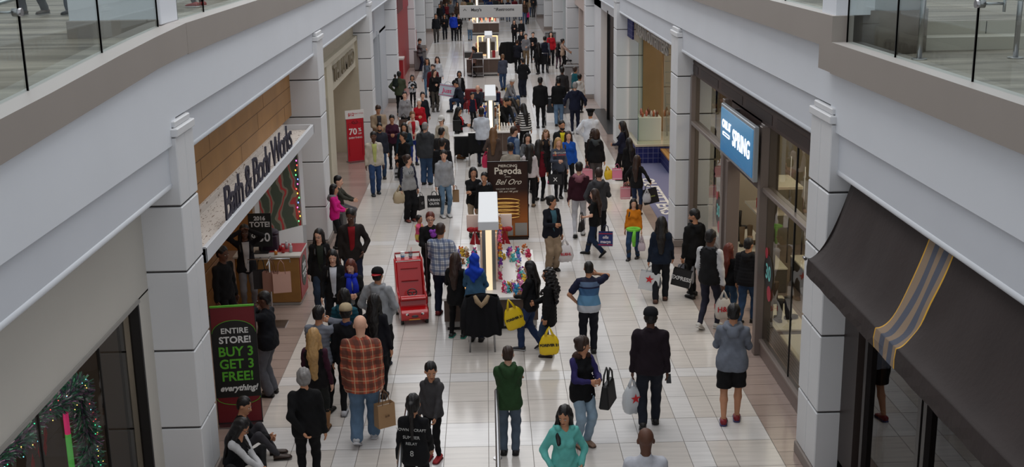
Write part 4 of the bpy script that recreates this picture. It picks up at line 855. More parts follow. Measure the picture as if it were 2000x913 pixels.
# ================================================================ PEOPLE
def surfnets(D,org,h,lab=None):
    S=D<0; nx,ny,nz=D.shape
    c=np.zeros((nx-1,ny-1,nz-1),np.int16); offs=[(i,j,k) for i in (0,1) for j in (0,1) for k in (0,1)]
    sl=lambda o:(slice(o[0],nx-1+o[0]),slice(o[1],ny-1+o[1]),slice(o[2],nz-1+o[2]))
    for o in offs: c+=S[sl(o)]
    act=(c>0)&(c<8); I=np.argwhere(act)
    if len(I)==0: return np.zeros((0,3)),np.zeros((0,4),int),None
    idx=-np.ones(act.shape,np.int64); idx[tuple(I.T)]=np.arange(len(I))
    acc=np.zeros((len(I),3)); cnt=np.zeros(len(I))
    for a in offs:
        for ax in range(3):
            if a[ax]==1: continue
            b=list(a); b[ax]=1; b=tuple(b)
            da=D[I[:,0]+a[0],I[:,1]+a[1],I[:,2]+a[2]]; db=D[I[:,0]+b[0],I[:,1]+b[1],I[:,2]+b[2]]
            m=(da<0)!=(db<0); t=np.where(m,da/np.where(m,da-db,1),0); p=np.array(a,float)[None]+np.zeros((len(I),3)); p[:,ax]+=t
            acc+=p*m[:,None]; cnt+=m
    V=(acc/cnt[:,None]+I)*h+np.array(org)
    F=[]
    for ax in range(3):
        u,v=[(1,2),(2,0),(0,1)][ax]
        s0=[slice(None)]*3; s1=[slice(None)]*3; s0[ax]=slice(0,-1); s1[ax]=slice(1,None)
        A=S[tuple(s0)];B=S[tuple(s1)]; E=np.argwhere(A!=B)
        E=E[(E[:,u]>0)&(E[:,v]>0)&(E[:,u]<D.shape[u]-1)&(E[:,v]<D.shape[v]-1)]
        if len(E)==0: continue
        q=[]
        for du,dv in ((-1,-1),(0,-1),(0,0),(-1,0)):
            e=E.copy(); e[:,u]+=du; e[:,v]+=dv; q.append(idx[tuple(e.T)])
        q=np.stack(q,1); ins=A[tuple(E.T)]; q[~ins]=q[~ins][:,::-1]; F.append(q)
    F=np.concatenate(F); F=F[(F>=0).all(1)]
    L=None
    if lab is not None: L=lab[I[:,0],I[:,1],I[:,2]]
    return V,F,L
class SDF:
    """smooth union of tapered capsules and ellipsoids on one grid"""
    def __init__(s,h): s.p=[]; s.h=h; s.cuts=[]; s.sub=[]
    def cap(s,a,b,ra,rb,fy=1.,lab=0,k=.025): s.p.append(('c',np.array(a,float),np.array(b,float),ra,rb,fy,lab,k)); return s
    def ell(s,c,r,R=None,lab=0,k=.02): s.p.append(('e',np.array(c,float),np.array(r,float),np.eye(3) if R is None else np.array(R),None,None,lab,k)); return s
    def minus(s,c,r,R=None): s.sub.append((np.array(c,float),np.array(r,float),np.eye(3) if R is None else np.array(R))); return s
    @staticmethod
    def _el(P,c,r,R):
        q=(P-c)@R; k0=np.linalg.norm(q/r,axis=-1); k1=np.linalg.norm(q/(r*r),axis=-1); return k0*(k0-1)/np.maximum(k1,1e-6)
    def run(s,disp=None):
        h=s.h; lo=np.full(3,1e9);hi=-lo; bbs=[]
        for p in s.p:
            if p[0]=='c': r=max(p[3],p[4])*max(1,p[5]); a=np.minimum(p[1],p[2])-r; b=np.maximum(p[1],p[2])+r
            else: r=p[2].max(); a=p[1]-r; b=p[1]+r
            bbs.append((a,b)); lo=np.minimum(lo,a); hi=np.maximum(hi,b)
        lo-=2.5*h; hi+=2.5*h; n=np.ceil((hi-lo)/h).astype(int)+1
        ax=[lo[i]+np.arange(n[i])*h for i in range(3)]
        D=np.full(n,.3,np.float32); Lb=np.zeros(n,np.int8); Lm=np.full(n,1e3,np.float32)
        for p,(a,b) in zip(s.p,bbs):
            i0=np.maximum(((a-lo)/h-4-.04/h).astype(int),0); i1=np.minimum(((b-lo)/h+5+.04/h).astype(int),n)
            g=np.stack(np.meshgrid(*[ax[i][i0[i]:i1[i]] for i in range(3)],indexing='ij'),-1)
            if p[0]=='c':
                _,A,B,ra,rb,fy,lab,k=p
                if fy!=1:
                    sc=np.array([1,1/fy,1]); g2=g*sc;A=A*sc;B=B*sc
                else: g2=g
                ab=B-A; L=max((ab@ab),1e-9); t=np.clip(((g2-A)@ab)/L,0,1)
                d=np.linalg.norm(g2-A-t[...,None]*ab,axis=-1)-(ra+(rb-ra)*t)
                if fy<1: d=d*(fy*.5+.5)
            else:
                _,c,r,R,_,_,lab,k=p; d=s._el(g,c,r,R)
            sl=tuple(slice(i0[i],i1[i]) for i in range(3)); d0=D[sl]; hh=np.maximum(k-np.abs(d0-d),0)/k
            m=d<Lm[sl]; Lm[sl]=np.where(m,d,Lm[sl]); Lb[sl]=np.where(m,lab,Lb[sl])
            D[sl]=np.minimum(d0,d)-hh*hh*k*.25
        if disp is not None or s.cuts or s.sub:
            G=np.stack(np.meshgrid(*ax,indexing='ij'),-1)
            if disp is not None: D=D+disp(G)
            for f in s.cuts: D=np.maximum(D,f(G))
            for c,r,R in s.sub: D=np.maximum(D,-s._el(G,c,r,R))
        return surfnets(D,lo,h,Lb)
def to_obj(name,V,F,L,mats,parent,extra=None,slots=None):
    me=bpy.data.meshes.new(name)
    if extra is not None and len(extra.v):
        off=len(V); V=np.concatenate([V,np.array(extra.v)]) if len(V) else np.array(extra.v)
        fl=[tuple(q) for q in F.tolist()]+[tuple(i+off for i in q) for q in extra.f]
        me.from_pydata(V.tolist(),[],fl)
        mi=[0]*len(F)+[min(m,len(mats)-1) for m in extra.m]
    else:
        me.from_pydata(V.tolist(),[],F.tolist()); mi=[0]*len(F)
    if L is not None and len(mats)>1:
        fl=L[F[:,0]]; mi[:len(F)]=np.minimum(fl,len(mats)-1).tolist()
    for m in mats: me.materials.append(m)
    me.polygons.foreach_set('material_index',mi); me.polygons.foreach_set('use_smooth',[True]*len(me.polygons)); me.update()
    o=bpy.data.objects.new(name,me); COL.objects.link(o)
    if parent is not None: o.parent=parent
    return o
SKIN={'f':(222,172,146),'m':(192,138,106),'t':(160,110,82),'d':(96,64,50)}
HAIR={'k':(22,18,18),'b':(52,34,26),'l':(112,80,52),'y':(176,138,88),'r':(96,40,28),'g':(132,128,126),'w':(206,202,196)}
def ik(a,c,l1,l2,pole):
    a=Vector(a);c=Vector(c); d=c-a; L=d.length
    if L>(l1+l2)*.999: c=a+d*((l1+l2)*.999/L); d=c-a; L=d.length
    x=(l1*l1-l2*l2+L*L)/(2*L); y=math.sqrt(max(l1*l1-x*x,0)); n=d.normalized(); p=Vector(pole); p=(p-n*p.dot(n)).normalized()
    return a+n*x+p*y,c
ARM={ # wrist target (x out, y fwd, z) in body heights, pole(x out,y,z)
 'down':((.135,.015,.475),(.3,-1,0)),'fwd':((.13,.09,.50),(.3,-1,0)),'back':((.135,-.085,.49),(.3,-1,0)),'chest':((.03,.17,.655),(.7,-.4,-1)),'phone':((.045,.19,.66),(.6,-.3,-1)),
 'ear':((.085,.055,.86),(1,.1,-.8)),'pocket':((.115,.075,.545),(.9,-1,0)),'cross':((-.05,.125,.67),(1,-.2,-.8)),'bag':((.12,.13,.60),(.5,-1,-.3)),'reach':((.07,.26,.62),(.7,-.2,-1)),
 'head':((.05,.075,.955),(1,.3,-.3)),'hip':((.13,.02,.56),(1,-.7,0)),'back2':((.03,-.10,.53),(1,-.8,0)),'hold':((.02,.16,.60),(.8,-.4,-.8)),'up':((.12,.16,.80),(.8,-.2,-1)),'push':((.08,.24,.58),(.6,-.5,-1)),'low':((.09,.20,.42),(.6,-1,0)),'lap':((.05,.22,.56),(.8,-.6,-.6)),'out':((.2,.1,.55),(.6,-1,0))}
def hand(b,w,d,s,side,curl,n=6,grip=False):
    """palm and five fingers appended to builder b; d = forearm direction, palm faces inward"""
    d=Vector(d).normalized(); inw=Vector((-side,0.15,0)); inw=(inw-d*inw.dot(d)); inw=inw.normalized() if inw.length>.05 else Vector((0,1,0))
    wd=d.cross(inw).normalized(); w=Vector(w)
    if wd.y<0: wd=-wd      # thumb side points forward
    L=.047*s
    b.tube([w-d*.012*s,w+d*.012*s,w+d*L*.7,w+d*L],[.0155*s,.022*s,.0255*s,.022*s],8,sq=.5,up=wd)
    for k,(o,l) in enumerate(((.0175,.042),(.006,.048),(-.006,.045),(-.0175,.035))):
        p=w+d*L*.92+wd*o*s; pts=[p]; a=curl*.5; r=.0058*s
        for f in (.42,.32,.26):
            dd=d*math.cos(a)+inw*math.sin(a); p=p+dd*l*f*s; pts.append(p); a+=curl
        b.tube(pts,[r*1.05,r,r*.92,r*.7],n)
    p=w+d*.014*s+wd*.018*s; q=p+(d*.55+wd*.75+inw*.2).normalized()*.022*s; e=q+(d*.9+wd*.1+inw*(.3+.3*curl)).normalized()*.022*s
    b.tube([p,q,e],[.0085*s,.0072*s,.0055*s],n)
def shoe(b,ank,fd,up,s,m=0,lift=0):
    """sole and upper; ank=ankle point, fd=foot forward dir"""
    fd=Vector(fd).normalized(); up=Vector(up).normalized(); sd=fd.cross(up).normalized(); o=Vector(ank)-up*.042*s
    secs=[(-.042,.021,.040),(-.03,.027,.046),(0,.027,.047),(.035,.028,.034),(.07,.031,.026),(.095,.027,.020),(.108,.016,.012)]
    for z0,z1f,mm,inf in ((0,None,1,1.1),(.010,1,m,1.0)):
        V=[];n=10
        for y,w,hh in secs:
            H=.012*s if z1f is None else hh*s
            for k in range(n):
                a=2*PI*k/n; x=math.cos(a)*w*s*inf; zz=(math.sin(a)*.5+.5)*H+(0 if z1f is None else z0*s*.6)
                V.append(o+fd*(y*s*(1.04 if z1f is None else 1))+sd*x+up*zz)
        F=[(i*n+k,i*n+(k+1)%n,(i+1)*n+(k+1)%n,(i+1)*n+k) for i in range(len(secs)-1) for k in range(n)]+[tuple(range(n))[::-1],tuple((len(secs)-1)*n+k for k in range(n))]
        b.add(V,F,mm,True)
NP=[0]
def person(pos,h,face,label,top=(20,20,22),bot=(20,20,24),shoes=(24,22,22),sole=None,skin='m',hair='k',hs='short',la='down',ra='down',step=0,lean=0,look=0,nod=8,
           female=False,build=1.,hem=.46,topmat=None,botmat=None,hood=None,collar=None,sleeve=None,slv='long',legs='slim',hat=None,hatc=None,sit=None,vox=None,scarf=None,glasses=False,child=False,
           cat='person',group=None,feet=None,puff=0,extra=None,twist=0,zoff=0,shirt=None,footrot=0,coat=False,apron=None,sleevemat=None,z0=0,lh=None,rh=None,stance=.052,beard=False):
    """returns (root, left hand world, right hand world)"""
    NP[0]+=1; rs=np.random.RandomState(NP[0]*13+5)
    x0,y0=pos; root=empty('person',(x0,y0,z0),label,cat,rz=-math.radians(face),group=group)
    dist=math.hypot(x0,y0); px=F_PX/max(dist,5)
    if vox is None: vox=min(max(.9/ (px/1)*1.15*2,.0125),.03)
    s=h
    sk=mat(SKIN[skin],.55,spec=.35,var=.05,vscale=20)
    # --- skeleton
    zp=.53 if sit is None else sit['z']
    pel=Vector((0,0,zp*s)); Lq=Matrix.Rotation(-math.radians(lean),3,'X'); 
    bob=Matrix.Rotation(math.radians(-twist),3,'Z')
    up=Lq@Vector((0,0,1)); R3=(Lq@bob)
    f=lambda v: pel+R3@(Vector(v)*s)           # torso frame
    sw=(.086 if female else .098)*build**.6
    if child: sw=.088
    neck=f((0,.0,.295)); shL=f((-sw,-.004,.262)); shR=f((sw,-.004,.262)); hd=f((0,.012,.397)) if lean<25 else f((0,.02,.39))
    HR=np.array((R3@Matrix.Rotation(math.radians(-look),3,'Z')@Matrix.Rotation(math.radians(-nod),3,'X')))
    HRm=Matrix(HR.tolist()); hb=lambda v: Vector(hd)+HRm@(Vector(v)*s*hsz)
    hsz=1.07 if not child else 1.26
    if child: hd=hd+up*.012*s
    # arms
    ua,fa=.168*s,.148*s; arms=[]
    for side,mode,cust in ((-1,la,lh),(1,ra,rh)):
        t,po=ARM[mode] if cust is None else (cust,(.6,-.8,-.3))
        tz=t[2]-.53
        T=f((t[0]*side,t[1],tz)); P=R3@Vector((po[0]*side,po[1],po[2])); sh=shL if side<0 else shR
        el,wr=ik(sh,T,ua,fa,P); arms.append((sh,el,wr))
    # legs
    LEGS=[]
    thl,shl=.252*s,.245*s
    if sit is None:
        st_=step*.16*s
        for side in (-1,1):
            ph=side*(1 if step>=0 else -1); ay=abs(st_)*ph; lift=.045*s+(.05*s if ph<0 and abs(step)>.5 else 0)*abs(step)
            hip=pel+Vector((side*.048*s,0,-.01*s)); an=Vector((side*stance*s,ay,lift)); kn,an=ik(hip,an,thl,shl,(side*.1,1,0)); LEGS.append((hip,kn,an,(50 if ph<0 and abs(step)>.5 else 0)*abs(step)))
    else:
        for side,ft in ((-1,sit['fl']),(1,sit['fr'])):
            hip=pel+Vector((side*.05*s,0,-.01*s)); kn,an=ik(hip,Vector(ft)*s,thl,shl,(side*sit.get('kx',.15),.3,1)); LEGS.append((hip,kn,an,0))
    # --- body (one continuous surface)
    B=SDF(vox); fm=.92 if female else 1
    B.ell(hb((0,-.006,.022)),np.array((.044,.053,.052))*s*hsz,HR); B.ell(hb((0,.012,-.018)),np.array((.034,.042,.048))*s*hsz,HR,k=.03)
    B.cap(hb((0,.055,.0)),hb((0,.062,-.016)),.006*s,.009*s,k=.012)
    B.ell(hb((0,.036,-.052)),np.array((.018,.016,.014))*s,HR)
    for q in (-1,1): B.ell(hb((q*.044,-.004,-.002)),np.array((.008,.012,.017))*s*hsz,HR,k=.008)
    B.cap(hb((0,-.008,-.03)),neck,.028*s*fm,.033*s*fm,k=.03)
    B.cap(f((0,0,.03)),f((0,0,.2)),.062*s*build,.078*s*build,.72); B.cap(f((-sw*.75,0,.25)),f((sw*.75,0,.25)),.032*s,.032*s)
    B.cap(f((0,0,.20)),neck,.05*s,.036*s)
    for sh,el,wr in arms: B.cap(sh,el,.029*s*fm,.022*s*fm); B.cap(el,wr,.0225*s*fm,.0155*s*fm)
    for hip,kn,an,_ in LEGS:
        cv=1. if (bot is None or legs=='shorts') else .84; B.cap(hip,kn,.044*s*build**.5*cv,.029*s*cv); B.cap(kn,kn+(an-kn)*.35,.029*s*cv,.031*s*cv); B.cap(kn+(an-kn)*.35,an,.031*s*cv,.019*s*cv)
    V,F,L=B.run(); ex=MB(); 
    for (sh,el,wr),side,md in zip(arms,(-1,1),(la,ra)):
        cu={'down':.35,'fwd':.35,'back':.35,'bag':1.1,'phone':.9,'ear':.9,'cross':.5,'pocket':.3,'reach':.3,'push':1.2,'hold':.7}.get(md,.6)
        hand(ex,wr,(wr-el),s*.97,side,cu,5 if px>60 else 4)
    body=to_obj('body',V,F,None,[sk],root,ex)
    # --- lower garment
    if bot is not None:
        T=SDF(vox); r={'slim':(.052,.036,.026),'jeans':(.058,.043,.036),'loose':(.064,.052,.047),'shorts':(.068,.062,.06),'skirt':(.058,.04,.03)}[legs]
        T.ell(pel+up*.02*s,(.074*s*build,.056*s*build,.065*s)); 
        for hip,kn,an,_ in LEGS:
            T.cap(hip+Vector((0,0,.01*s)),kn,r[0]*s*build**.6,r[1]*s)
            if legs!='shorts': T.cap(kn,an+(kn-an)*.05,r[1]*s,r[2]*s)
        ph=rs.rand(3)*6
        ds=lambda G: .0045*np.sin(G[...,2]*62/ s+2*np.sin(G[...,0]*26+ph[0])+ph[1])*np.clip(1.25-np.abs(G[...,2]/s-.28)*2.6,0.1,1)
        if legs=='shorts': T.cuts.append(lambda G: (.29*s-G[...,2]))
        V,F,L=T.run(ds); to_obj({'shorts':'shorts'}.get(legs,'trousers'),V,F,None,[botmat or cloth(bot)],root)
    # --- shoes
    for (hip,kn,an,rot),nm in zip(LEGS,(0,1)):
        b=MB(); fr=math.radians(rot+footrot); fd=Vector((0,math.cos(fr),-math.sin(fr))); uu=Vector((0,math.sin(fr),math.cos(fr)))
        if sit is not None and 'fd' in sit: fd=Vector(sit['fd']).normalized(); uu=Vector(sit['fu']).normalized()
        shoe(b,an,fd,uu,s*(1.1 if child else 1)); b.build('shoe',[mat(shoes,.5),mat(sole or tuple(int(v*.6) for v in shoes),.6)],root)
        if extra=='boots': b=MB(); b.tube([an+(kn-an)*.55,an+(kn-an)*.3,an-uu*.01*s],[.042*s,.036*s,.03*s],10); b.build('boot_shaft',mat(shoes,.6),root)
    # --- upper garment
    T=SDF(vox); bw=.086 if female else .094
    bw*=build; fl=.013*s if not coat else .02*s; hz=hem-.53
    T.cap(f((0,0,-.01)),f((0,0,.09)),bw*.8*s,bw*.8*s,1,0)
    T.cap(f((0,-.004,max(hz+.05,-.05))),f((0,.0,.10)),bw*1.0*s,bw*.92*s,.82,0); T.cap(f((0,0,.10)),f((0,0,.205)),bw*.94*s,bw*1.02*s,.74,0)
    rhp={'slim':.068,'jeans':.076,'loose':.083,'shorts':.086,'skirt':.07}[legs]*s*build**.6
    
    for q in (-1,1): T.cap(f((q*.044,-.002,hz+.045)),f((q*.040,-.002,.055)),rhp,rhp*.94,1,0,k=.03)
    if hz<-.1: T.cap(f((0,0,hz+.05)),f((0,0,0)),bw*1.08*s,bw*1.0*s,.84,0)
    if female and not coat: T.ell(f((-.036,.05,.185)),(.04*s,.034*s,.038*s)); T.ell(f((.036,.05,.185)),(.04*s,.034*s,.038*s))
    T.cap(f((-sw*.8,-.003,.252)),f((sw*.8,-.003,.252)),.037*s,.037*s,1,0,k=.04)
    for q in (-1,1): T.cap(f((0,-.006,.285)),f((q*sw*.85,-.004,.262)),.034*s,.030*s,1,0,k=.03)
    T.cap(f((0,-.004,.255)),f((0,-.004,.300)),.058*s,.034*s,.8,0,k=.03)
    ra1={'long':1,'short':.0,'none':-1}[slv]; rr=(.036,.031,.025) if not puff else (.043,.040,.031)
    if build>1.1: rr=tuple(v*1.12 for v in rr)
    if female and not puff: rr=tuple(v*.9 for v in rr)
    for sh,el,wr in arms:
        if slv=='none': continue
        if slv=='short': T.cap(sh,sh+(el-sh)*.72,rr[0]*s,rr[1]*1.1*s,1,1,k=.03)
        elif slv=='elbow': pass
        else: T.cap(sh,el,rr[0]*s,rr[1]*s,1,1,k=.03); T.cap(el,el+(wr-el)*.97,rr[1]*s,rr[2]*s,1,1,k=.02)
    if hood: 
        for a in np.linspace(-2.2,2.2,6)[:-1]:
            a2=a+.88; P=lambda q: f((.062*math.sin(q),-.012-.062*math.cos(q),.288+.02*abs(math.sin(q/2))))
            T.cap(P(a),P(a2),.022*s,.022*s,1,2,k=.015)
        T.ell(f((0,-.074,.262)),(.052*s,.03*s,.045*s),lab=2,k=.02)
    if collar: 
        for a in np.linspace(-2.3,2.3,7)[:-1]:
            P=lambda q: f((.042*math.sin(q),.004-.042*math.cos(q),.305)); T.cap(P(a),P(a+.77),.013*s,.013*s,1,2,k=.01)
    ph=rs.rand(4)*6
    if puff: ds=lambda G: .010*np.abs(np.sin(G[...,2]*PI/(.062*s/1.6)))-.004
    else: ds=lambda G: .0055*np.sin(G[...,2]*44/s+2.2*np.sin(G[...,0]*21+ph[0])+1.5*np.sin(G[...,1]*25+ph[2])+ph[1])+.002*np.sin(G[...,0]*70+G[...,2]*50+ph[3])
    up_=np.array(R3@Vector((0,0,1))); pl=np.array(pel)
    if sit is None or hem>.46: 
        def cut(G): 
            a=(G-pl)@up_; base=hz*s-a
            rad=np.linalg.norm((G-pl)[...,:2],axis=-1); return np.where((rad<.14*s*build),base,-1.)
        T.cuts.append(cut)
    V,F,L=T.run(ds)
    ms=[topmat or cloth(top)]; ms+= [sleevemat or (cloth(sleeve) if sleeve else ms[0])]; ms+=[cloth(hood) if isinstance(hood,tuple) else (cloth(collar) if isinstance(collar,tuple) else ms[0])]
    o=to_obj('coat' if coat or hem<.43 else ('jacket' if (puff or shirt or collar) else 'sweater' if slv=='long' else 'shirt'),V,F,L,ms,root)
    if shirt:   # open front showing a shirt
        b=MB(); w=.03*s
        def P(u,v):
            x=(-1+2*u)*w*(.55+.75*(v)) ; z=(hz+.03)+(.29-hz-.03)*v; yb=(.70*bw*1.03+.006)+(-.026 if v>.9 else 0)+(.004)*math.cos((u-.5)*3)-(.012 if v<.5 else 0)*0
            if female and .55<v<.85: yb+=.02
            return f((x/s,yb,z))
        b.grid(P,6,10); b.build('shirt_front',cloth(shirt),root,solid=.006)
    if scarf: b=MB(); b.tube([f((.05*math.sin(a),.01+.05*math.cos(a),.305+.006*math.sin(3*a))) for a in np.linspace(0,2*PI,14)],.024*s,8); b.tube([f((.025,.055,.29)),f((.035,.085,.2)),f((.03,.09,.08))],[.022*s,.026*s,.028*s],8,sq=1.3); b.tube([f((-.02,.055,.29)),f((-.035,.085,.2)),f((-.035,.09,.10))],[.022*s,.026*s,.028*s],8,sq=1.3); b.build('scarf',cloth(scarf),root)
    # --- hair
    hm=mat(HAIR[hair],.42,bump=.5,bscale=70,var=.2,vscale=30,spec=.4); vh=max(vox*.8,.011)
    if hs not in ('bald','hijab'):
        T=SDF(vh); k=hsz*s
        T.ell(hb((0,-.012,.028)),np.array((.049,.057,.053))*k,HR)
        if hs in ('short','buzz'):
            if hs=='buzz': T.p=[]; T.ell(hb((0,-.011,.028)),np.array((.0475,.056,.051))*k,HR)
            T.ell(hb((0,-.022,-.008)),np.array((.046,.042,.042))*k,HR)
        else:
            T.ell(hb((0,-.02,-.005)),np.array((.052,.048,.052))*k,HR)
        if hs in ('long','curly','pony','sidelong'):
            if hs!='pony':
                wdt=1.25 if hs=='curly' else 1; ln=.20 if hs!='curly' else .16
                bk=f((0,-.075,.24)); e=f((rs.uniform(-.01,.01),-.082,.295-ln-rs.uniform(0,.06)))
                T.cap(hb((0,-.04,0)),bk,.045*s*wdt,.05*s*wdt,.75,0,k=.03); T.cap(bk,e,.052*s*wdt,.03*s*wdt,.55,0,k=.03)
                for q in (-1,1): 
                    T.cap(hb((q*.045,-.005,.01)),f((q*.055,-.01,.285)),.018*s*wdt,.022*s*wdt,1,0,k=.03)
                    T.cap(f((q*.055,-.01,.285)),f((q*.058,.082 if q>0 or hs!='sidelong' else -.05,.20)),.022*s*wdt,.014*s,1,0,k=.02)
            else:
                T.ell(hb((0,-.062,.015)),(.02*s,.02*s,.02*s)); T.cap(hb((0,-.075,.01)),f((.01,-.085,.16)),.022*s,.012*s,1,0,k=.02)
        if hs=='bun': T.ell(hb((0,-.066,.03)),(.026*s,.024*s,.026*s))
        if hs=='bob': 
            for q in (-1,1): T.cap(hb((q*.044,-.01,.01)),hb((q*.046,0,-.06)),.018*s,.018*s)
            T.cap(hb((0,-.04,0)),hb((0,-.04,-.06)),.04*s,.04*s,.7)
        # face opening, neckline
        T.minus(hb((0,.060,-.020)),np.array((.040,.054,.062))*k,HR)
        if hs in('short','buzz'):
            zc=HR@np.array((0,0,1.)); yc=HR@np.array((0,1.,0)); H0=np.array(hd)
            T.cuts.append(lambda G: np.where(((G-H0)@yc)>-.025*k,(.006*k-((G-H0)@zc)),(-.040*k-((G-H0)@zc))))
        w=hs=='curly'
        V,F,L=T.run(lambda G:(.012 if w else .0035)*np.sin(G[...,0]*(60 if w else 120)+3*np.sin(G[...,2]*(50 if w else 20)))+(.008*np.sin(G[...,2]*80+G[...,1]*60) if w else 0))
        to_obj('hair',V,F,None,[hm],root)
    if hs=='fringe' : pass
    if hs=='hijab':
        T=SDF(vh); k=s; T.ell(hb((0,-.012,.02)),np.array((.055,.064,.064))*k,HR); T.cap(hb((0,-.02,-.03)),f((0,-.012,.27)),.052*s,.075*s,.8,0,k=.04)
        T.cap(f((0,-.06,.27)),f((0,-.078,.19)),.075*s,.02*s,.45,0,k=.03); T.cap(f((-.06,-.01,.27)),f((.06,-.01,.27)),.05*s,.05*s,.9,0,k=.03); T.minus(hb((0,.062,-.012)),np.array((.034,.045,.046))*k,HR)
        V,F,L=T.run(lambda G:.006*np.sin(G[...,2]*55+3*np.sin(G[...,0]*18))); to_obj('headscarf',V,F,None,[cloth(hatc)],root)
    # --- face
    if px>42:
        k=s*hsz; HM=Matrix(HR.tolist())
        for q in (-1,1):
            b=MB(); b.ell(hb((q*.0175,.0475,.0)),(.0075*k,.005*k,.0036*k),8,5,0,R=HM); b.ell(hb((q*.0175,.0515,.0)),(.0038*k,.0025*k,.0034*k),6,4,1,R=HM); b.build('eye',[mat((196,190,184),.3),mat((20,14,12),.2)],root)
            b=MB(); b.tube([hb((q*.008,.054,.013)),hb((q*.018,.0535,.0165)),hb((q*.028,.047,.0125))],.0017*k,5); b.build('eyebrow',hm if hs!='hijab' else mat(HAIR['k'],.6),root)
        b=MB(); b.tube([hb((-.014,.049,-.034)),hb((0,.056,-.033)),hb((.014,.049,-.034))],[.0015*k,.0042*k,.0015*k],6); b.build('mouth',mat(tuple(int(v*.72) for v in SKIN[skin][:1])+tuple(int(v*.55) for v in SKIN[skin][1:]),.4),root)
        if beard: b=MB(); b.ell(hb((0,.026,-.04)),(.036*k,.034*k,.026*k),12,8,R=HM); b.build('beard',hm,root)
        if glasses:
            b=MB()
            for q in (-1,1): b.tube([hb((q*.019+.012*math.cos(a),.058,.001+.009*math.sin(a))) for a in np.linspace(0,2*PI,13)],.0016*k,4)
            b.tube([hb((-.007,.059,.003)),hb((.007,.059,.003))],.0016*k,4)
            for q in (-1,1): b.tube([hb((q*.031,.057,.003)),hb((q*.046,.0,.003))],.0014*k,4)
            b.build('glasses',mat((30,26,26),.4),root)
    # --- headwear
    if hat:
        k=s*hsz; b=MB(); c=hatc or (20,20,22); HM=Matrix(HR.tolist()); n=18
        if hat in ('cap','backcap','police'):
            w=1.0; rz=[(0,1.0),(.02,1.0),(.042,.86),(.056,.55),(.062,.05)] if hat!='police' else [(0,.98),(.02,1.0),(.03,1.32),(.048,1.30),(.056,.6),(.058,.05)]
            Vv=[]
            for z,r in rz:
                for i in range(n): a=2*PI*i/n; Vv.append(hb((math.cos(a)*.0535*r,-.010+math.sin(a)*.0605*r,.022+z)))
            b.add(Vv,[(j*n+i,j*n+(i+1)%n,(j+1)*n+(i+1)%n,(j+1)*n+i) for j in range(len(rz)-1) for i in range(n)]+[tuple((len(rz)-1)*n+i for i in range(n))],0,True)
            d=-1 if hat=='backcap' else 1; m=9; Vt=[]
            for j in range(3):
                for i in range(m):
                    a=PI*(i/(m-1)); e=[0,.6,1][j]; Vt.append(hb((math.cos(a)*.044,-.010+d*(math.sin(a)*.045+.012+e*.045*math.sin(a)),.024-.012*e)))
            b.add(Vt,[(j*m+i,j*m+i+1,(j+1)*m+i+1,(j+1)*m+i) for j in range(2) for i in range(m-1)],1 if hat=='backcap' or hat=='police' else 0,True)
            b.build('peaked_cap' if hat=='police' else 'cap',[cloth(c),mat((170,24,34) if hat=='backcap' else (14,14,16),.4)],root,solid=.005)
        if hat=='knit': b.ell(hb((0,-.01,.04)),(.056*k,.062*k,.055*k),14,8,R=HM); b.ell(hb((0,-.01,.1)),(.014*k,.014*k,.014*k),8,6); b.build('knitted_hat',cloth(c),root)
    RW_=Matrix.Translation((x0,y0,z0))@Matrix.Rotation(-math.radians(face),4,'Z')
    hw=[]
    for sh,el,wr in arms: d=(wr-el).normalized(); hw.append(RW_@(wr+d*.055*s))
    return root,hw[0],hw[1],RW_
def at(hx,hy,h=None,foot=None):
    """standing spot from where the head top shows and either body height or where the feet show"""
    if foot is not None:
        P=onz(foot[0],foot[1]); lo,hi=.5,2.2
        for _ in range(30):
            m=(lo+hi)/2
            if proj((P.x,P.y,m))[1]>hy: lo=m
            else: hi=m
        if h is None: h=lo/1.0
        X=P.x
        for _ in range(4): X+=(hx-proj((X,P.y,h*.95))[0])*(P.y/F_PX)
        if P.y>45: X=max(-3.4,min(3.8,X))
        return (X,P.y),h
    P=onz(hx,hy,h); X=P.x if P.y<45 else max(-3.4,min(3.8,P.x)); return (X,P.y),h
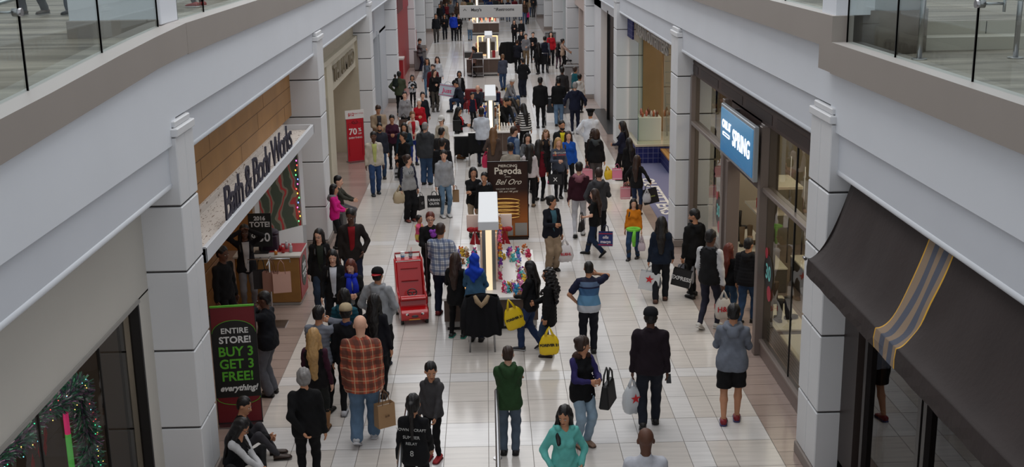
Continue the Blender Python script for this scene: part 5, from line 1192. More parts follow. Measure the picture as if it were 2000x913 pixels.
# ---- carried bags (things of their own)
def shopbag(hand_,w,hh,d,c,label,rz=0,txt=None,tc=(20,20,20),kind='paper',drop=.16,ts=.1,side=None,roll=0,star=None,tilt=0,band=None,group=None,zmin=.03):
    """bag hanging from hand_ (world point)"""
    x,y,z=hand_; z0=max(z-drop-hh,zmin); r=empty('shopping_bag',(x,y,z0),label,'bag',rz=math.radians(rz),group=group)
    if roll: r.rotation_euler[1]=math.radians(roll)
    m1=mat(c,.4 if kind=='plastic' else .6,bump=.5 if kind=='plastic' else .1,bscale=10)
    b=MB()
    if kind=='plastic':
        n=24; rings=[(0,.72,.75),(.08,.95,1.0),(.35,1.05,1.25),(.65,1.0,1.0),(.88,.78,.6),(1.0,.55,.25)]; V=[]
        for t,a,e in rings:
            for i in range(n):
                q=2*PI*i/n; cx=math.copysign(abs(math.cos(q))**.6,math.cos(q)); sy=math.copysign(abs(math.sin(q))**.6,math.sin(q)); j=1+.05*math.sin(i*2.7+t*9)
                V.append((cx*w/2*a*j,sy*d/2*e*j,t*hh+.01*math.sin(i*1.9)))
        b.add(V,[(j*n+i,j*n+(i+1)%n,(j+1)*n+(i+1)%n,(j+1)*n+i) for j in range(len(rings)-1) for i in range(n)]+[tuple(range(n))[::-1],tuple((len(rings)-1)*n+i for i in range(n))],0,True)
        b.build('body',m1,r)
        for q in (-1,1): e=MB(); e.tube([(-w*.2,q*.015,hh*.97),(-w*.08,q*.008,hh+drop*.6),(0,0,hh+drop),(w*.08,q*.008,hh+drop*.6),(w*.2,q*.015,hh*.97)],[.022,.016,.011,.016,.022],6); e.build('handle',m1,r)
        yy=-d/2*1.27
    else:
        V=[]
        for t,e in ((0,1),(.5,.93),(1,.80)):
            for sx,sy in ((-1,-1),(1,-1),(1,1),(-1,1)): V.append((sx*w/2,sy*d/2*e,t*hh))
            
        fa=[(0,3,2,1)]
        for j in range(2):
            for i in range(4): fa.append((j*4+i,j*4+(i+1)%4,(j+1)*4+(i+1)%4,(j+1)*4+i))
        b.add(V,fa); o=b.build('body',m1,r,solid=.004)
        e=MB(); e.box(-w/2+.01,w/2-.01,-d/2*.8,d/2*.8,.1*hh,hh*.86); e.build('contents',mat((210,206,200),.8),r)
        if side: e=MB(); e.box(w/2+.002,w/2+.004,-d*.42,d*.42,.0,hh*.97); e.build('side_panel',mat(side,.5),r)
        if band: e=MB(); e.box(-w/2-.001,w/2+.001,-d/2-.004,-d/2-.001,.08*hh,.13*hh); e.box(-w/2-.001,w/2+.001,-d/2-.002,-d/2+.004,.90*hh,.94*hh); e.build('printed_band',mat(band,.5),r)
        for q in (-1,1): e=MB(); e.tube([(-w*.22,q*d*.4,hh*.96),(-w*.15,q*d*.3,hh+drop*.7),(0,q*.01,hh+drop),(w*.15,q*d*.3,hh+drop*.7),(w*.22,q*d*.4,hh*.96)],.006,6); e.build('handle',mat(tuple(max(10,v-50) for v in c),.5),r)
        yy=-d/2-.006
    if txt:
        for i,t in enumerate(txt if isinstance(txt,(list,tuple)) else [txt]):
            n=len(txt) if isinstance(txt,(list,tuple)) else 1
            zz=hh*.5+(n-1)*ts*.55-i*ts*1.1
            for sg in (1,-1): text(t,(0,(yy-.004)*sg,zz),(sg,0,0),(0,0,1),ts,mat(tc,.5),r,.002,off=.003)
    if star:
        for sg in (1,-1):
            e=MB(); pts=[]
            for k in range(10): a=PI/2+k*PI/5; q=(.5 if k%2==0 else .2)*star; pts.append((math.cos(a)*q,(yy-.006)*sg,hh*.62+math.sin(a)*q))
            e.add(pts,[tuple(range(10))]); e.build('red_star',mat((200,26,36),.5),r,solid=.003)
    return r
def tote(hand_,w,hh,c,label,rz=0,drop=.2,s=1):
    x,y,z=hand_; return handbag(x,y,z-drop-hh,c,label,math.radians(rz),hh/.24,None,'bag',drop*.24/hh)
def phone(hand_,label,rz=0):
    o=MB().box(-.035,.035,-.006,.006,-.03,.11).build('phone',mat((24,24,28),.3),bevel=.004); o.location=hand_; o.rotation_euler=(-.6,0,math.radians(rz)); tag(o,label,'phone'); return o
BK=(17,17,20); NV=(22,24,38); JN=(58,78,104); LJ=(104,126,148); DJ=(34,42,60); GR=(92,94,98); LG=(146,148,152); WHT=(206,206,206); KH=(164,144,120); MR=(56,20,30)
def P(label,head,foot=None,h=None,face=0,**k):
    pos,hh=at(head[0],head[1],h,foot); return person(pos,hh,face,label,**k)
# ---------- nearest rows
r,l,rh,_=P('person in dark green hooded sweatshirt and grey jeans seen from behind by the front handrail',(992,679),foot=(990,888),face=4,top=(44,72,42),bot=(84,98,114),legs='jeans',hood=True,la='cross',ra='cross',skin='f',hair='b',hs='buzz',hem=.44,shoes=(20,20,22))
r,l,rh,_=P('person in black vest over purple fleece with ripped light jeans, hands together, near the front',(1137,658),foot=(1143,870),face=150,top=BK,sleeve=(48,42,92),bot=(142,164,182),legs='jeans',la='phone',ra='phone',female=True,skin='m',hair='b',hs='bun',hem=.42,look=-70,nod=14,hood=(60,40,34),collar=(48,42,92),puff=0,shoes=(150,120,100))
tote((r.location[0]+.36,r.location[1]+.05,1.12),.3,.34,(20,20,22),'black handbag with round brass emblem on the arm of the person in purple fleece',rz=70)
b=MB(); b.cyl((0,0,0),(0,.008,0),.02,n=14); 
P('person in aqua zip hooded sweatshirt with dark ponytail at the bottom of the view',(1102,794),h=1.56,face=172,top=(104,188,180),bot=JN,hood=True,hair='k',hs='sidelong',female=True,skin='m',look=28,nod=16,la='pocket',ra='pocket',hem=.44,shirt=None)
P('person with shaved head in white shirt cut off by the bottom edge',(1262,841),h=1.80,face=0,top=(196,198,206),bot=NV,hs='bald',skin='d')
r,l,rh,_=P('person in flat black cap and dark plum sweater walking with a phone and plastic bags',(1271,604),foot=(1268,836),face=6,top=(32,22,30),bot=(30,34,44),legs='jeans',hat='cap',hatc=(22,22,26),skin='d',hair='k',hs='buzz',build=1.12,step=.55,collar=True,la='down',ra='down',hem=.47)
shopbag(l,.25,.40,.18,(206,210,214),'white plastic bag with red star hanging from the dark-sweatered walker',rz=20,kind='plastic',star=.16,drop=.14)
shopbag((l[0]+.12,l[1]+.12,l[2]),.18,.36,.14,(190,200,212),'second white plastic bag with dark blue mark in the same hand',rz=10,kind='plastic',drop=.14,txt='A',tc=(24,50,96))
phone((rh[0]+.02,rh[1],rh[2]-.06),'black phone in the right hand of the dark-sweatered walker')
P('person in grey hooded sweatshirt, black shorts and red sneakers walking away at the right',(1433,596),foot=(1434,826),face=12,top=(112,118,130),bot=BK,legs='shorts',hood=True,skin='m',hair='k',hs='short',la='phone',ra='phone',shoes=(128,20,34),sole=(60,60,110),step=.3,hem=.46)
r,l,rh,_=P('person with long black ponytail in black printed long-sleeved shirt at the bottom left rail',(806,773),h=1.62,face=12,top=(20,20,23),bot=BK,female=True,hair='k',hs='pony',ra='low',la='down',skin='m')
for t,z,sz in (('TOWN & CRAFT',.76,.05),('SUMMER',.70,.055),('RELAY',.65,.05),('8',.57,.10)): text(t,(0,-.135*1,z*1.62),(1,0,0),(0,0,1),sz,mat((180,180,178),.6),r,.002)
P('child in dark grey fleece hoodie looking left beside the left handrail',(842,714),h=1.36,face=200,top=(66,64,66),bot=BK,hood=True,skin='m',hair='k',look=-30,nod=14,la='low',ra='down',child=True,shoes=(170,30,36))
P('person in black top with grey hair tied back, hand on hip, lower left foreground',(592,722),h=1.66,face=-8,top=(15,15,17),bot=(16,16,18),female=True,hair='g',hs='bun',skin='m',ra='down',la='back2',build=1.12)
r,l,rh,_=P('person in red and tan plaid shirt with bald head and light jeans walking away',(703,620),foot=(690,866),face=2,topmat=plaid((176,84,60),(84,56,48),(206,180,142),.15),bot=(92,116,142),legs='loose',hs='bald',skin='f',build=1.28,step=.6,hem=.43,shoes=(180,180,184),sole=(210,210,214),la='down',ra='down')
shopbag((rh[0]+.02,rh[1]-.02,rh[2]),.26,.34,.15,(166,130,92),'brown paper bag with a small stamp held by the plaid-shirted walker',rz=32,drop=.2,txt='kraft',tc=(120,88,58),ts=.035)
P('person with long blond hair in black vest with maroon sleeves and tan boots',(612,643),foot=(648,846),face=5,top=(20,18,20),sleeve=(60,26,42),bot=(34,36,34),female=True,hair='y',hs='long',shoes=(134,92,52),extra='boots',skin='f',hem=.45,step=.4,la='phone',ra='down')
P('person in tan cap and black jacket with blue collar walking away',(675,597),foot=(655,806),face=0,top=(18,18,22),collar=(26,40,84),hat='cap',hatc=(176,158,128),bot=BK,skin='m',hair='k',hs='short',step=.5,shoes=(190,190,196),hem=.45)
P('person in light grey puffer jacket holding a hand out behind the blond person',(621,600),h=1.66,face=15,top=(116,120,130),puff=1,bot=BK,la='phone',ra='ear',hair='k',skin='m')
P('person in teal patterned puffer jacket in the middle of the left queue',(671,566),h=1.64,face=10,top=(26,74,88),puff=1,bot=BK,hair='k',hs='bob',female=True,hood=True)
P('person with long straight dark hair in navy top walking away beside the grey hoodie',(730,577),h=1.66,face=8,top=(18,18,26),bot=BK,female=True,hair='k',hs='long',hem=.42)
P('person in light grey hooded sweatshirt with backwards black and red cap',(737,525),foot=(755,716),face=15,top=(146,148,152),bot=BK,hood=True,hat='backcap',hatc=(18,18,20),hair='k',hs='buzz',legs='loose',build=1.2,shoes=(20,40,70),la='pocket',ra='pocket',skin='m',hem=.45)
P('person in royal blue scarf and black jacket facing the queue',(684,508),h=1.60,face=168,top=BK,scarf=(26,46,170),bot=BK,female=True,hair='r',hs='bob',la='chest',ra='chest',skin='f',look=20,nod=18,shirt=(130,130,130))
P('person with long dark hair and white shirt under a black jacket beside the blue scarf',(649,489),h=1.62,face=176,top=BK,shirt=(196,198,206),bot=BK,female=True,hair='k',hs='sidelong',la='down',ra='fwd',skin='f',nod=18)
P('person with glasses and black parka over a dark green top near the wooden counter',(622,448),h=1.64,face=170,top=(17,17,19),shirt=(30,36,28),coat=True,bot=(40,52,70),female=True,hair='k',hs='long',glasses=True,skin='f',look=25,nod=10,hem=.38,legs='jeans')
P('person in dark brown jacket over a red shirt facing the camera by the left pillar',(684,409),h=1.80,face=172,top=(38,32,30),shirt=(130,20,28),bot=(28,34,54),skin='d',hair='k',legs='jeans',la='pocket',ra='down',look=18,nod=14,hem=.43)
P('person in black jacket and grey trousers photographing the shop from beside the sale sign',(517,571),foot=(534,772),face=-78,top=(17,18,24),bot=(92,92,98),legs='loose',la='ear',ra='up',skin='d',hair='k',hs='buzz',build=1.08,shoes=(28,24,24),look=-8,hem=.47)
# seated on the floor against the left pillar
o1=onz(455,905,0); o2=onz(462,868,0)
person((-3.46,14.35),1.58,108,'person in black and white varsity jacket sitting on the floor against the nearest left pillar',top=(18,18,22),sleeve=(196,196,198),bot=(18,18,20),female=True,hair='k',hs='long',glasses=True,look=-15,la='low',ra='low',lean=14,nod=22,sit={'z':.09,'fl':(-.03,.26,.045),'fr':(.10,.24,.045),'kx':1.2,'fd':(.2,1,.0),'fu':(0,0,1)},shoes=(40,80,130),sole=(200,200,204),lh=(.02,.24,.62),rh=(-.0,.26,.60))
person((-3.52,14.95),1.60,84,'person in black top and grey trousers sitting on the floor behind the varsity jacket',top=BK,bot=(62,60,64),hair='k',hs='short',look=20,lean=10,sit={'z':.09,'fl':(-.03,.30,.045),'fr':(.08,.34,.045),'kx':.2,'fd':(0,1,.1),'fu':(0,-.1,1)},shoes=(56,38,28),lh=(.02,.24,.66),rh=(-.0,.24,.66))
# inside the wood-fronted shop
P('person in black varsity jacket and grey leggings with hands on head inside the shop',(476,440),h=1.72,face=165,top=(22,20,24),shirt=(176,172,172),bot=(112,110,114),la='head',ra='head',hair='k',hs='long',female=True,skin='d')
P('person in black clothes holding a pink bag at the dim shop entrance',(432,482),h=1.76,face=120,top=(14,14,16),bot=(14,14,16),hair='k',skin='d')
shopbag((-3.98,17.6,.78),.26,.28,.1,(190,28,70),'bright pink paper bag at the shop entrance behind the sale sign',rz=0,drop=.16)
r=shopbag((-4.20,20.72,1.26),.3,.34,.12,(28,24,28),'black tote bag hanging on the left arm of the steel stand',drop=.24,rz=10)
shopbag((-4.0,20.60,1.26),.3,.36,.12,(150,112,100),'rose-gold and black tote bag hanging in the middle of the steel stand',drop=.24,rz=-10)
shopbag((-3.80,20.52,1.26),.32,.36,.13,(196,156,142),'pale rose tote bag with tag hanging at the front of the steel stand',drop=.24,rz=12)
# by the left pillar
P('person in bright pink and grey jacket standing against the second left pillar',(651,361),foot=(656,486),face=95,top=(206,28,128),bot=BK,female=True,hair='k',hs='bob',skin='m',la='hold',ra='hold',hood=(130,130,134),hem=.46)
person((-3.62,27.6),1.45,100,'child in olive jacket sitting on the low ledge by the second left pillar',top=(56,56,48),bot=(96,92,96),child=True,hair='k',skin='f',sit={'z':.42,'fl':(-.06,.22,.1),'fr':(.06,.24,.1),'kx':.05},lh=(.08,.24,.62),rh=(.08,.26,.64))
tag(MB().box(-3.98,-3.5,27.25,27.95,0,.50).build('ledge_box',mat((60,58,58),.5),bevel=.02),'dark low ledge the olive-jacketed child sits on, against the second left pillar','ledge')
# ---------- around the toy kiosk
P('person with long brown hair in black top and teal-soled sneakers at the toy kiosk counter',(889,496),foot=(881,660),face=14,top=(15,15,17),bot=(14,14,16),female=True,hair='b',hs='long',hem=.40,la='chest',ra='phone',shoes=(34,40,40),sole=(40,150,130),legs='slim',stance=.07,nod=18)
P('person in blue headscarf and denim jacket standing behind the chair at the toy kiosk',(926,497),h=1.58,face=8,top=(62,98,128),bot=DJ,female=True,hs='hijab',hatc=(24,62,178),la='chest',ra='chest',hem=.44,legs='jeans')
P('person in white and blue plaid shirt between the red stroller and the kiosk',(860,429),foot=(856,616),h=1.76,face=12,topmat=plaid((196,200,206),(70,90,130),(40,50,84),.11),bot=(30,36,56),legs='jeans',build=1.15,la='chest',ra='pocket',hair='b',hs='buzz',skin='m',shoes=(120,30,34))
pos,hh=at(840,415,1.66); R0,l,rh,_=person(pos,hh,176,'person with glasses and red-brown hair in black holding a small child behind the stroller',top=(18,18,20),bot=BK,female=True,hair='r',hs='bun',glasses=True,build=1.25,skin='f',la='hold',ra='hold',nod=6)
p=onz(818,417,1.60); person((p.x,p.y-.05),.90,120,'small child in pink and yellow patterned top carried on an arm by the red stroller',topmat=checks((226,90,130),(220,190,90),.06),bot=(52,70,100),child=True,hair='k',hs='bun',skin='m',z0=.72,sit={'z':.45,'fl':(-.05,.16,.14),'fr':(.05,.2,.16),'kx':.1},la='chest',ra='reach')
p=onz(847,452,1.25); tag(MB().ell((p.x,p.y-.22,1.25),(.07,.05,.08)).ell((p.x+.04,p.y-.24,1.31),(.04,.04,.04)).ell((p.x-.04,p.y-.24,1.31),(.04,.04,.04)).build('plush_toy',mat((150,70,190),.9,bump=.8,bscale=60)),'purple fluffy toy held up by the person carrying the child','toy')
r,l,rh,_=P('black-jacketed person with long straight hair holding a yellow bag at the kiosk corner',(1036,512),foot=(1020,684),face=-70,top=(18,18,22),bot=(42,58,92),legs='jeans',female=True,hair='k',hs='long',la='hold',ra='bag',step=-.6,look=10,hem=.46,shoes=(36,36,44),sole=(200,200,200))
shopbag((r.location[0]-.24,r.location[1]-.12,.98),.33,.38,.06,(236,200,18),'yellow bag hooked on the forearm, the one higher up against the kiosk front',rz=12,roll=-16,kind='plastic',txt='FOREVER 21',tc=(30,28,24),ts=.055,drop=.16)
r,l,rh,_=P('person with curly black ponytail in long black puffer coat holding a yellow bag low down',(1072,526),foot=(1058,696),face=-75,top=(16,16,18),puff=1,coat=True,bot=(48,64,90),legs='jeans',female=True,glasses=True,hair='k',hs='curly',la='down',ra='hold',hem=.36,shoes=(60,48,48),look=5)
shopbag((r.location[0]-.02,r.location[1]-.3,.62),.32,.34,.06,(236,200,18),'yellow bag with black lettering held low by the long black puffer coat',rz=4,kind='plastic',txt='FOREVER 21',tc=(30,28,24),ts=.06,drop=.14)
r,l,rh,_=P('person in navy zip jacket and khaki trousers holding a white and red plastic bag',(1077,414),foot=(1083,528),h=1.60,face=158,top=(20,22,32),shirt=(60,96,110),bot=(150,130,108),legs='loose',female=True,hair='k',hs='bun',la='down',ra='chest',look=-45,skin='m',hem=.44)
shopbag((l[0]+.05,l[1]-.05,l[2]),.34,.36,.2,(208,204,206),'white plastic bag with a red oval label held by the navy zip jacket',rz=8,kind='plastic',txt='RUEHL',tc=(176,24,44),ts=.075,drop=.13)
# ---------- right middle
P('person in navy and sky blue striped polo shirt talking on a phone, seen from behind',(1150,513),foot=(1141,690),face=2,topmat=zbands([.88,1.05,1.17,1.20,1.28],[(186,190,198),(96,142,178),(60,96,136),(32,36,66),(90,110,140),(26,28,52)],'polo'),sleevemat=cloth((26,28,52)),bot=(22,24,34),legs='jeans',slv='short',la='hip',ra='ear',hair='k',hs='buzz',build=1.15,skin='m',hem=.47)
r,l,rh,_=P('person in dark blue blazer with very long black hair carrying white bags',(1292,425),foot=(1280,590),face=10,top=(20,30,46),bot=(22,24,30),female=True,hair='k',hs='long',hem=.46,step=.4,shoes=(90,58,44),la='down',ra='fwd',legs='jeans')
shopbag(l,.38,.36,.13,(208,210,212),'white paper bag with a red star carried by the dark blue blazer',rz=-14,star=.17,roll=8,drop=.12)
shopbag((l[0]+.12,l[1]+.14,l[2]-.06),.3,.34,.12,(190,192,196),'plain white bag behind the red star bag',rz=10,kind='plastic',drop=.12)
r,l,rh,_=P('bearded person in black jacket and trousers carrying a black and white paper bag',(1357,410),foot=(1364,580),face=-28,top=(15,15,17),bot=(15,15,17),skin='m',hair='k',beard=True,look=-35,nod=14,la='down',ra='down',build=1.1,hood=True,step=.3)
shopbag((l[0]-.04,l[1]-.05,l[2]),.36,.33,.14,(18,18,20),'black paper bag with white lettering held by the bearded person',rz=-22,txt='EXPRESS',tc=(214,214,214),ts=.105,side=(190,194,200),roll=10,drop=.13)
shopbag((l[0]+.10,l[1]+.16,l[2]),.3,.34,.14,(150,152,160),'grey-white paper bag behind the black lettered bag',rz=-20,drop=.12)
r,l,rh,_=P('person in grey and black varsity vest with white sleeves carrying a white bag',(1388,451),foot=(1378,644),face=35,top=(22,22,24),sleeve=(196,196,198),bot=(38,38,52),skin='d',hair='k',hs='short',look=12,la='fwd',ra='down',step=.55,shoes=(196,192,186),sole=(210,206,200),shirt=None,collar=(70,70,74),hem=.47)
shopbag((rh[0],rh[1]-.03,rh[2]),.28,.38,.14,(196,190,182),'white plastic bag with red initials held by the white-sleeved person',rz=8,kind='plastic',txt='H&M',tc=(180,30,44),ts=.13,drop=.14)
P('person with auburn hair in black top and blue jeans entering the shoe shop',(1424,477),foot=(1412,622),face=40,top=(17,17,19),bot=(48,72,98),female=True,hair='r',hs='long',skin='f',look=20,legs='jeans',hem=.46)
P('person in black puffer jacket and blue jeans entering the shoe shop',(1462,467),foot=(1462,632),face=35,top=(20,20,24),puff=1,hood=True,bot=(44,66,96),legs='jeans',hair='k',skin='m',build=1.1,step=.5,look=10)
r,l,rh,_=P('girl in orange sweater and jeans with a lime jacket tied at the waist',(1238,389),foot=(1238,506),face=-158,top=(206,122,24),bot=(40,62,92),female=True,hair='k',hs='sidelong',skin='f',look=-20,step=.5,legs='jeans',hem=.50,shoes=(30,24,24),extra='boots')
p=onz(1240,450,.82); o=MB(); o.tube([(p.x-.03+.125*math.cos(a),p.y+.095*math.sin(a),.84) for a in np.linspace(0,2*PI,14)],.034,8); o.tube([(p.x-.02,p.y-.11,.84),(p.x-.04,p.y-.13,.66),(p.x-.03,p.y-.12,.50)],[.03,.045,.03],8); tag(o.build('tied_jacket',cloth((120,200,70))),'lime green jacket tied round the waist of the girl in orange','jacket')
shopbag(l,.16,.2,.08,(196,180,190),'small pale shopping bag with print beside the girl in orange',kind='plastic')
r,l,rh,_=P('person in black short-sleeved top and dark jeans walking left with a blue and red bag',(1162,370),foot=(1172,500),face=-62,top=(16,16,18),slv='short',bot=(30,44,68),female=True,hair='b',hs='long',skin='f',step=.9,shoes=(18,18,20),extra='boots',look=-5,legs='jeans',la='bag',ra='down')
p=onz(1183,470,.45); shopbag((p.x,p.y,.80),.30,.30,.14,(32,44,104),'blue and red paper bag with white letters carried beside the black short-sleeved top',txt=['olls','macys'],tc=(214,206,216),ts=.09,band=(190,30,50),rz=-8)
tote((l[0]+.02,l[1],1.0),.2,.22,(22,20,22),'small black handbag on the hip of the black short-sleeved top',rz=70)
P('person in maroon bomber jacket and white trousers walking away',(1131,318),foot=(1128,463),face=4,top=(54,20,32),bot=(186,186,192),legs='slim',hood=(140,90,102),hair='k',skin='f',step=.6,shoes=(196,196,196),sole=(30,30,34),hem=.50)
P('person in dark grey hooded jacket and black trousers beside the maroon bomber',(1170,326),foot=(1178,478),h=1.76,face=6,top=(62,62,66),bot=BK,hood=True,hair='b',skin='f',la='pocket',ra='phone',hem=.46)
r,l,rh,_=P('person in black leather jacket, jeans and tall brown boots carrying bags on both sides',(1244,304),foot=(1253,420),face=25,top=(20,20,22),bot=(36,50,78),female=True,hair='b',hs='long',la='out',ra='out',shoes=(86,56,38),extra='boots',skin='f')
shopbag((rh[0]+.02,rh[1],rh[2]),.38,.36,.14,(20,20,22),'large black shopping bag on the right side of the leather jacket',roll=-14,txt='AEROPOSTALE',tc=(150,160,80),ts=.035,drop=.12)
shopbag((rh[0]-.12,rh[1]-.1,rh[2]-.1),.2,.24,.1,(190,192,196),'small clear-white plastic bag under the large black bag',kind='plastic',drop=.1)
shopbag((l[0]-.05,l[1],l[2]),.24,.30,.12,(216,140,150),'pink and white striped bag on the left side of the leather jacket',drop=.12,band=(226,220,220)); shopbag((l[0]+.06,l[1]+.1,l[2]),.22,.28,.12,(70,50,44),'brown bag behind the pink and white striped bag',drop=.1)
P('person in navy long-sleeved top with black ponytail looking left by the blue tiled shop',(1216,246),foot=(1208,352),h=1.68,face=-72,top=(24,28,48),bot=BK,female=True,hair='k',hs='long',skin='m',la='hold',ra='down')
r,l,rh,_=P('person in black coat and leopard-print ankle boots bending forward by the blue tiled shop',(1229,271),foot=(1213,375),face=-20,top=(15,15,17),bot=(15,15,17),female=True,hair='k',hs='long',shoes=(92,66,46),extra='boots',coat=True,hem=.44,nod=20)
shopbag((r.location[0]-.32,r.location[1],.78),.26,.30,.12,(220,130,160),'pink striped bag in front of the leopard boots person',drop=.13,band=(230,220,224)); shopbag((r.location[0]-.5,r.location[1]+.2,.70),.24,.26,.1,(226,190,30),'yellow bag held low by the navy long-sleeved person',kind='plastic',drop=.12,roll=-12)
P('security guard in white shirt and black peaked cap seen from behind',(1153,206),foot=(1147,330),h=1.78,face=6,top=(206,210,218),bot=(14,14,18),hat='police',hatc=(16,16,20),hair='k',hs='buzz',build=1.15,la='hip',ra='hold',skin='m')
r,l,rh,_=P('person in black jacket and grey trousers with short brown hair carrying a pink bag',(1164,262),foot=(1164,372),h=1.68,face=8,top=(18,18,20),bot=(84,80,80),female=True,hair='b',hs='bob',hood=(60,64,66),legs='jeans')
shopbag(l,.28,.3,.12,(222,140,158),'pink paper bag held by the black jacket and grey trousers',band=(232,200,206),drop=.12)
P('person with curly brown hair half hidden in front of the security guard',(1160,252),h=1.62,face=8,top=(36,26,26),bot=BK,female=True,hair='b',hs='curly')
P('girl in bright blue sweatshirt with long hair facing the camera',(1110,257),h=1.64,face=178,top=(24,80,170),bot=BK,female=True,hair='b',hs='sidelong',skin='f',hem=.44,la='down',ra='down')
r,l,rh,_=P('girl in slate sweatshirt with red and white letters carrying a black bag',(1090,273),foot=(1092,389),h=1.64,face=172,top=(70,76,90),bot=(28,28,34),female=True,hair='y',hs='sidelong',skin='f',hem=.45,step=.5,la='fwd',ra='chest')
for t,z in (('MONTCLAIR',.775),('RED HAWKS',.74)): text(t,(0,.165,z*1.64),(-1,0,0),(0,0,1),.062,mat((206,70,70) if z<.75 else (210,208,208),.6),r,.002)
shopbag((r.location[0]-.10,r.location[1]-.28,.86),.34,.26,.12,(18,18,22),'black shopping bag with white mark held in front of the slate sweatshirt',txt='X',tc=(220,220,220),ts=.14,drop=.13)
P('person with curly hair in white vest over black facing the camera',(1066,254),foot=(1068,358),face=178,top=(26,24,26),sleeve=(200,200,204),bot=BK,female=True,hair='l',hs='curly',skin='f',shoes=(214,30,110),shirt=(28,26,28),hem=.47,collar=(204,204,208))
P('bearded person in black jacket over a yellow shirt',(1097,236),h=1.78,face=172,top=(26,28,30),shirt=(206,190,40),bot=BK,skin='m',hair='k',beard=True,look=-14,collar=True)
P('person in grey cardigan eating a snack behind the banner',(1030,261),h=1.62,face=170,top=(92,94,98),shirt=(22,22,24),bot=BK,female=True,hair='k',hs='sidelong',skin='f',la='chest',ra='chest',nod=14)
P('person in white jacket and black trousers with long black hair right of the banner',(1034,291),foot=(1040,404),h=1.62,face=8,top=(196,188,190),bot=BK,female=True,hair='k',hs='long',shoes=(120,96,70),hem=.48)
P('person in dark red top with long black hair beside the white jacket',(1052,276),foot=(1056,392),h=1.62,face=20,top=(100,16,30),sleeve=(20,18,20),bot=BK,female=True,hair='k',hs='long',hem=.40)
# walking away, upper right
P('person in black hiking jacket walking away left of the three dark coats',(1055,151),foot=(1057,250),face=3,top=(14,14,16),bot=(17,17,20),hair='k',hs='buzz',skin='d',build=1.1,collar=True,step=.2,hem=.44)
P('person in black sweater and light blue jeans walking away in the upper right',(1091,160),foot=(1090,246),h=1.74,face=4,top=(15,15,17),bot=(104,130,158),legs='jeans',hair='k',skin='m',build=1.15,step=.3)
P('person in dark grey coat ahead of the light blue jeans',(1098,142),foot=(1096,222),h=1.78,face=3,top=(40,38,40),bot=BK,hair='k',skin='d')
P('person in navy tracksuit with grey cropped hair walking away',(1123,161),foot=(1127,262),face=3,top=(20,24,44),bot=(22,26,46),hair='g',hs='buzz',skin='f',hood=True,build=1.18,shoes=(190,190,194),la='out',ra='out',hem=.46)
P('person in teal coat with bun near the right tan pillar',(1123,131),h=1.58,face=60,top=(22,84,94),bot=BK,female=True,hair='b',hs='bun',skin='m')
P('child in white hooded jacket by the right wall',(1132,147),h=1.45,face=20,top=(196,194,190),bot=BK,hair='k',hood=True,child=True)
P('small child in brown jacket and pink leggings by the right wall',(1138,148),foot=(1140,192),face=170,top=(48,38,38),bot=(190,130,150),hair='k',hs='bob',child=True,skin='m')
# centre, around the jewellery kiosk
P('tall person in black hoodie and dark jeans standing beside the lounge seats',(1021,114),foot=(1019,190),face=-20,top=(17,17,20),bot=(24,28,42),legs='loose',hood=True,hair='k',skin='m',build=1.15,la='hold',ra='pocket')
P('person in striped black and white sweater leaning over the jewellery counter',(1025,203),h=1.62,face=-25,topmat=stripes((200,198,196),(24,22,24),.075,.5),bot=BK,female=True,hair='k',hs='long',lean=8,la='reach',ra='down')
tote((1.02,37.6,1.02),.3,.24,(92,40,32),'brown leather handbag at the hip of the striped sweater',rz=15)
P('person in grey cardigan with dark scarf reaching over the jewellery counter',(1009,191),h=1.62,face=-55,top=(112,108,108),bot=(44,60,88),female=True,hair='k',hs='long',lean=14,la='reach',ra='reach')
P('person in black long-sleeved shirt serving behind the jewellery counter',(982,187),h=1.76,face=150,top=(15,15,17),bot=BK,hair='k',skin='m',lean=16,la='reach',ra='reach',nod=26)
P('person in patterned blue and white top behind the jewellery counter',(996,192),h=1.60,face=200,topmat=checks((150,160,176),(60,76,110),.08),bot=DJ,female=True,hair='k',hs='long',la='chest')
P('person in white shirt seen from behind at the cash table',(940,211),h=1.78,face=5,top=(196,202,212),bot=NV,hair='k',skin='d',build=1.05,la='chest',ra='down',collar=True)
P('person in black jacket over a red top with phone beside the cash table',(895,214),foot=(896,310),h=1.62,face=110,top=(17,17,19),shirt=(176,28,40),bot=BK,female=True,hair='k',hs='long',skin='m',la='phone',ra='phone',shoes=(132,90,56),extra='boots',nod=20,hem=.40)
shopbag((onz(906,310).x,onz(906,310).y,.62),.42,.42,.14,(150,152,156),'grey-white paper bag with black script standing on the floor by brown boots',txt='aerie',tc=(24,24,26),ts=.17,drop=.12)
r,l,rh,_=P('person in brown wool coat with blond hair facing the cash table',(963,250),h=1.66,face=2,top=(80,66,60),bot=BK,female=True,hair='l',hs='long',coat=True,hem=.38,la='bag',ra='down')
shopbag((l[0]-.04,l[1],l[2]),.24,.36,.14,(208,30,84),'bright pink bag left of the brown wool coat',kind='plastic',drop=.12); shopbag((l[0]+.1,l[1]-.06,l[2]),.2,.34,.12,(50,160,80),'green and white patterned bag beside the bright pink one',kind='plastic',drop=.12,txt='*',tc=(220,230,220),ts=.2)
tb=empty('folding_chair',(onz(932,322).x,onz(932,322).y,0),'steel chair draped in black in front of the cash table','chair')
for x in (-.22,.22):
    for y in (-.2,.2): MB().cyl((x*1.1,y*1.1,0),(x,y,.45 if y>0 else 1.0),.015).build('leg',STEEL,tb)
MB().box(-.23,.23,-.21,.21,.44,.47).build('seat',mat((150,150,152),.5),tb,bevel=.01); MB().grid(lambda u,v:(-.25+.5*u,-.24-.02*math.sin(u*15)*v,1.02-.62*v),14,6).build('black_cover',cloth((18,18,20)),tb,solid=.015)
P('person in beige sweater seen from behind just over the banner top',(997,280),h=1.74,face=3,top=(150,142,130),bot=KH,hair='k',skin='m',build=1.1)
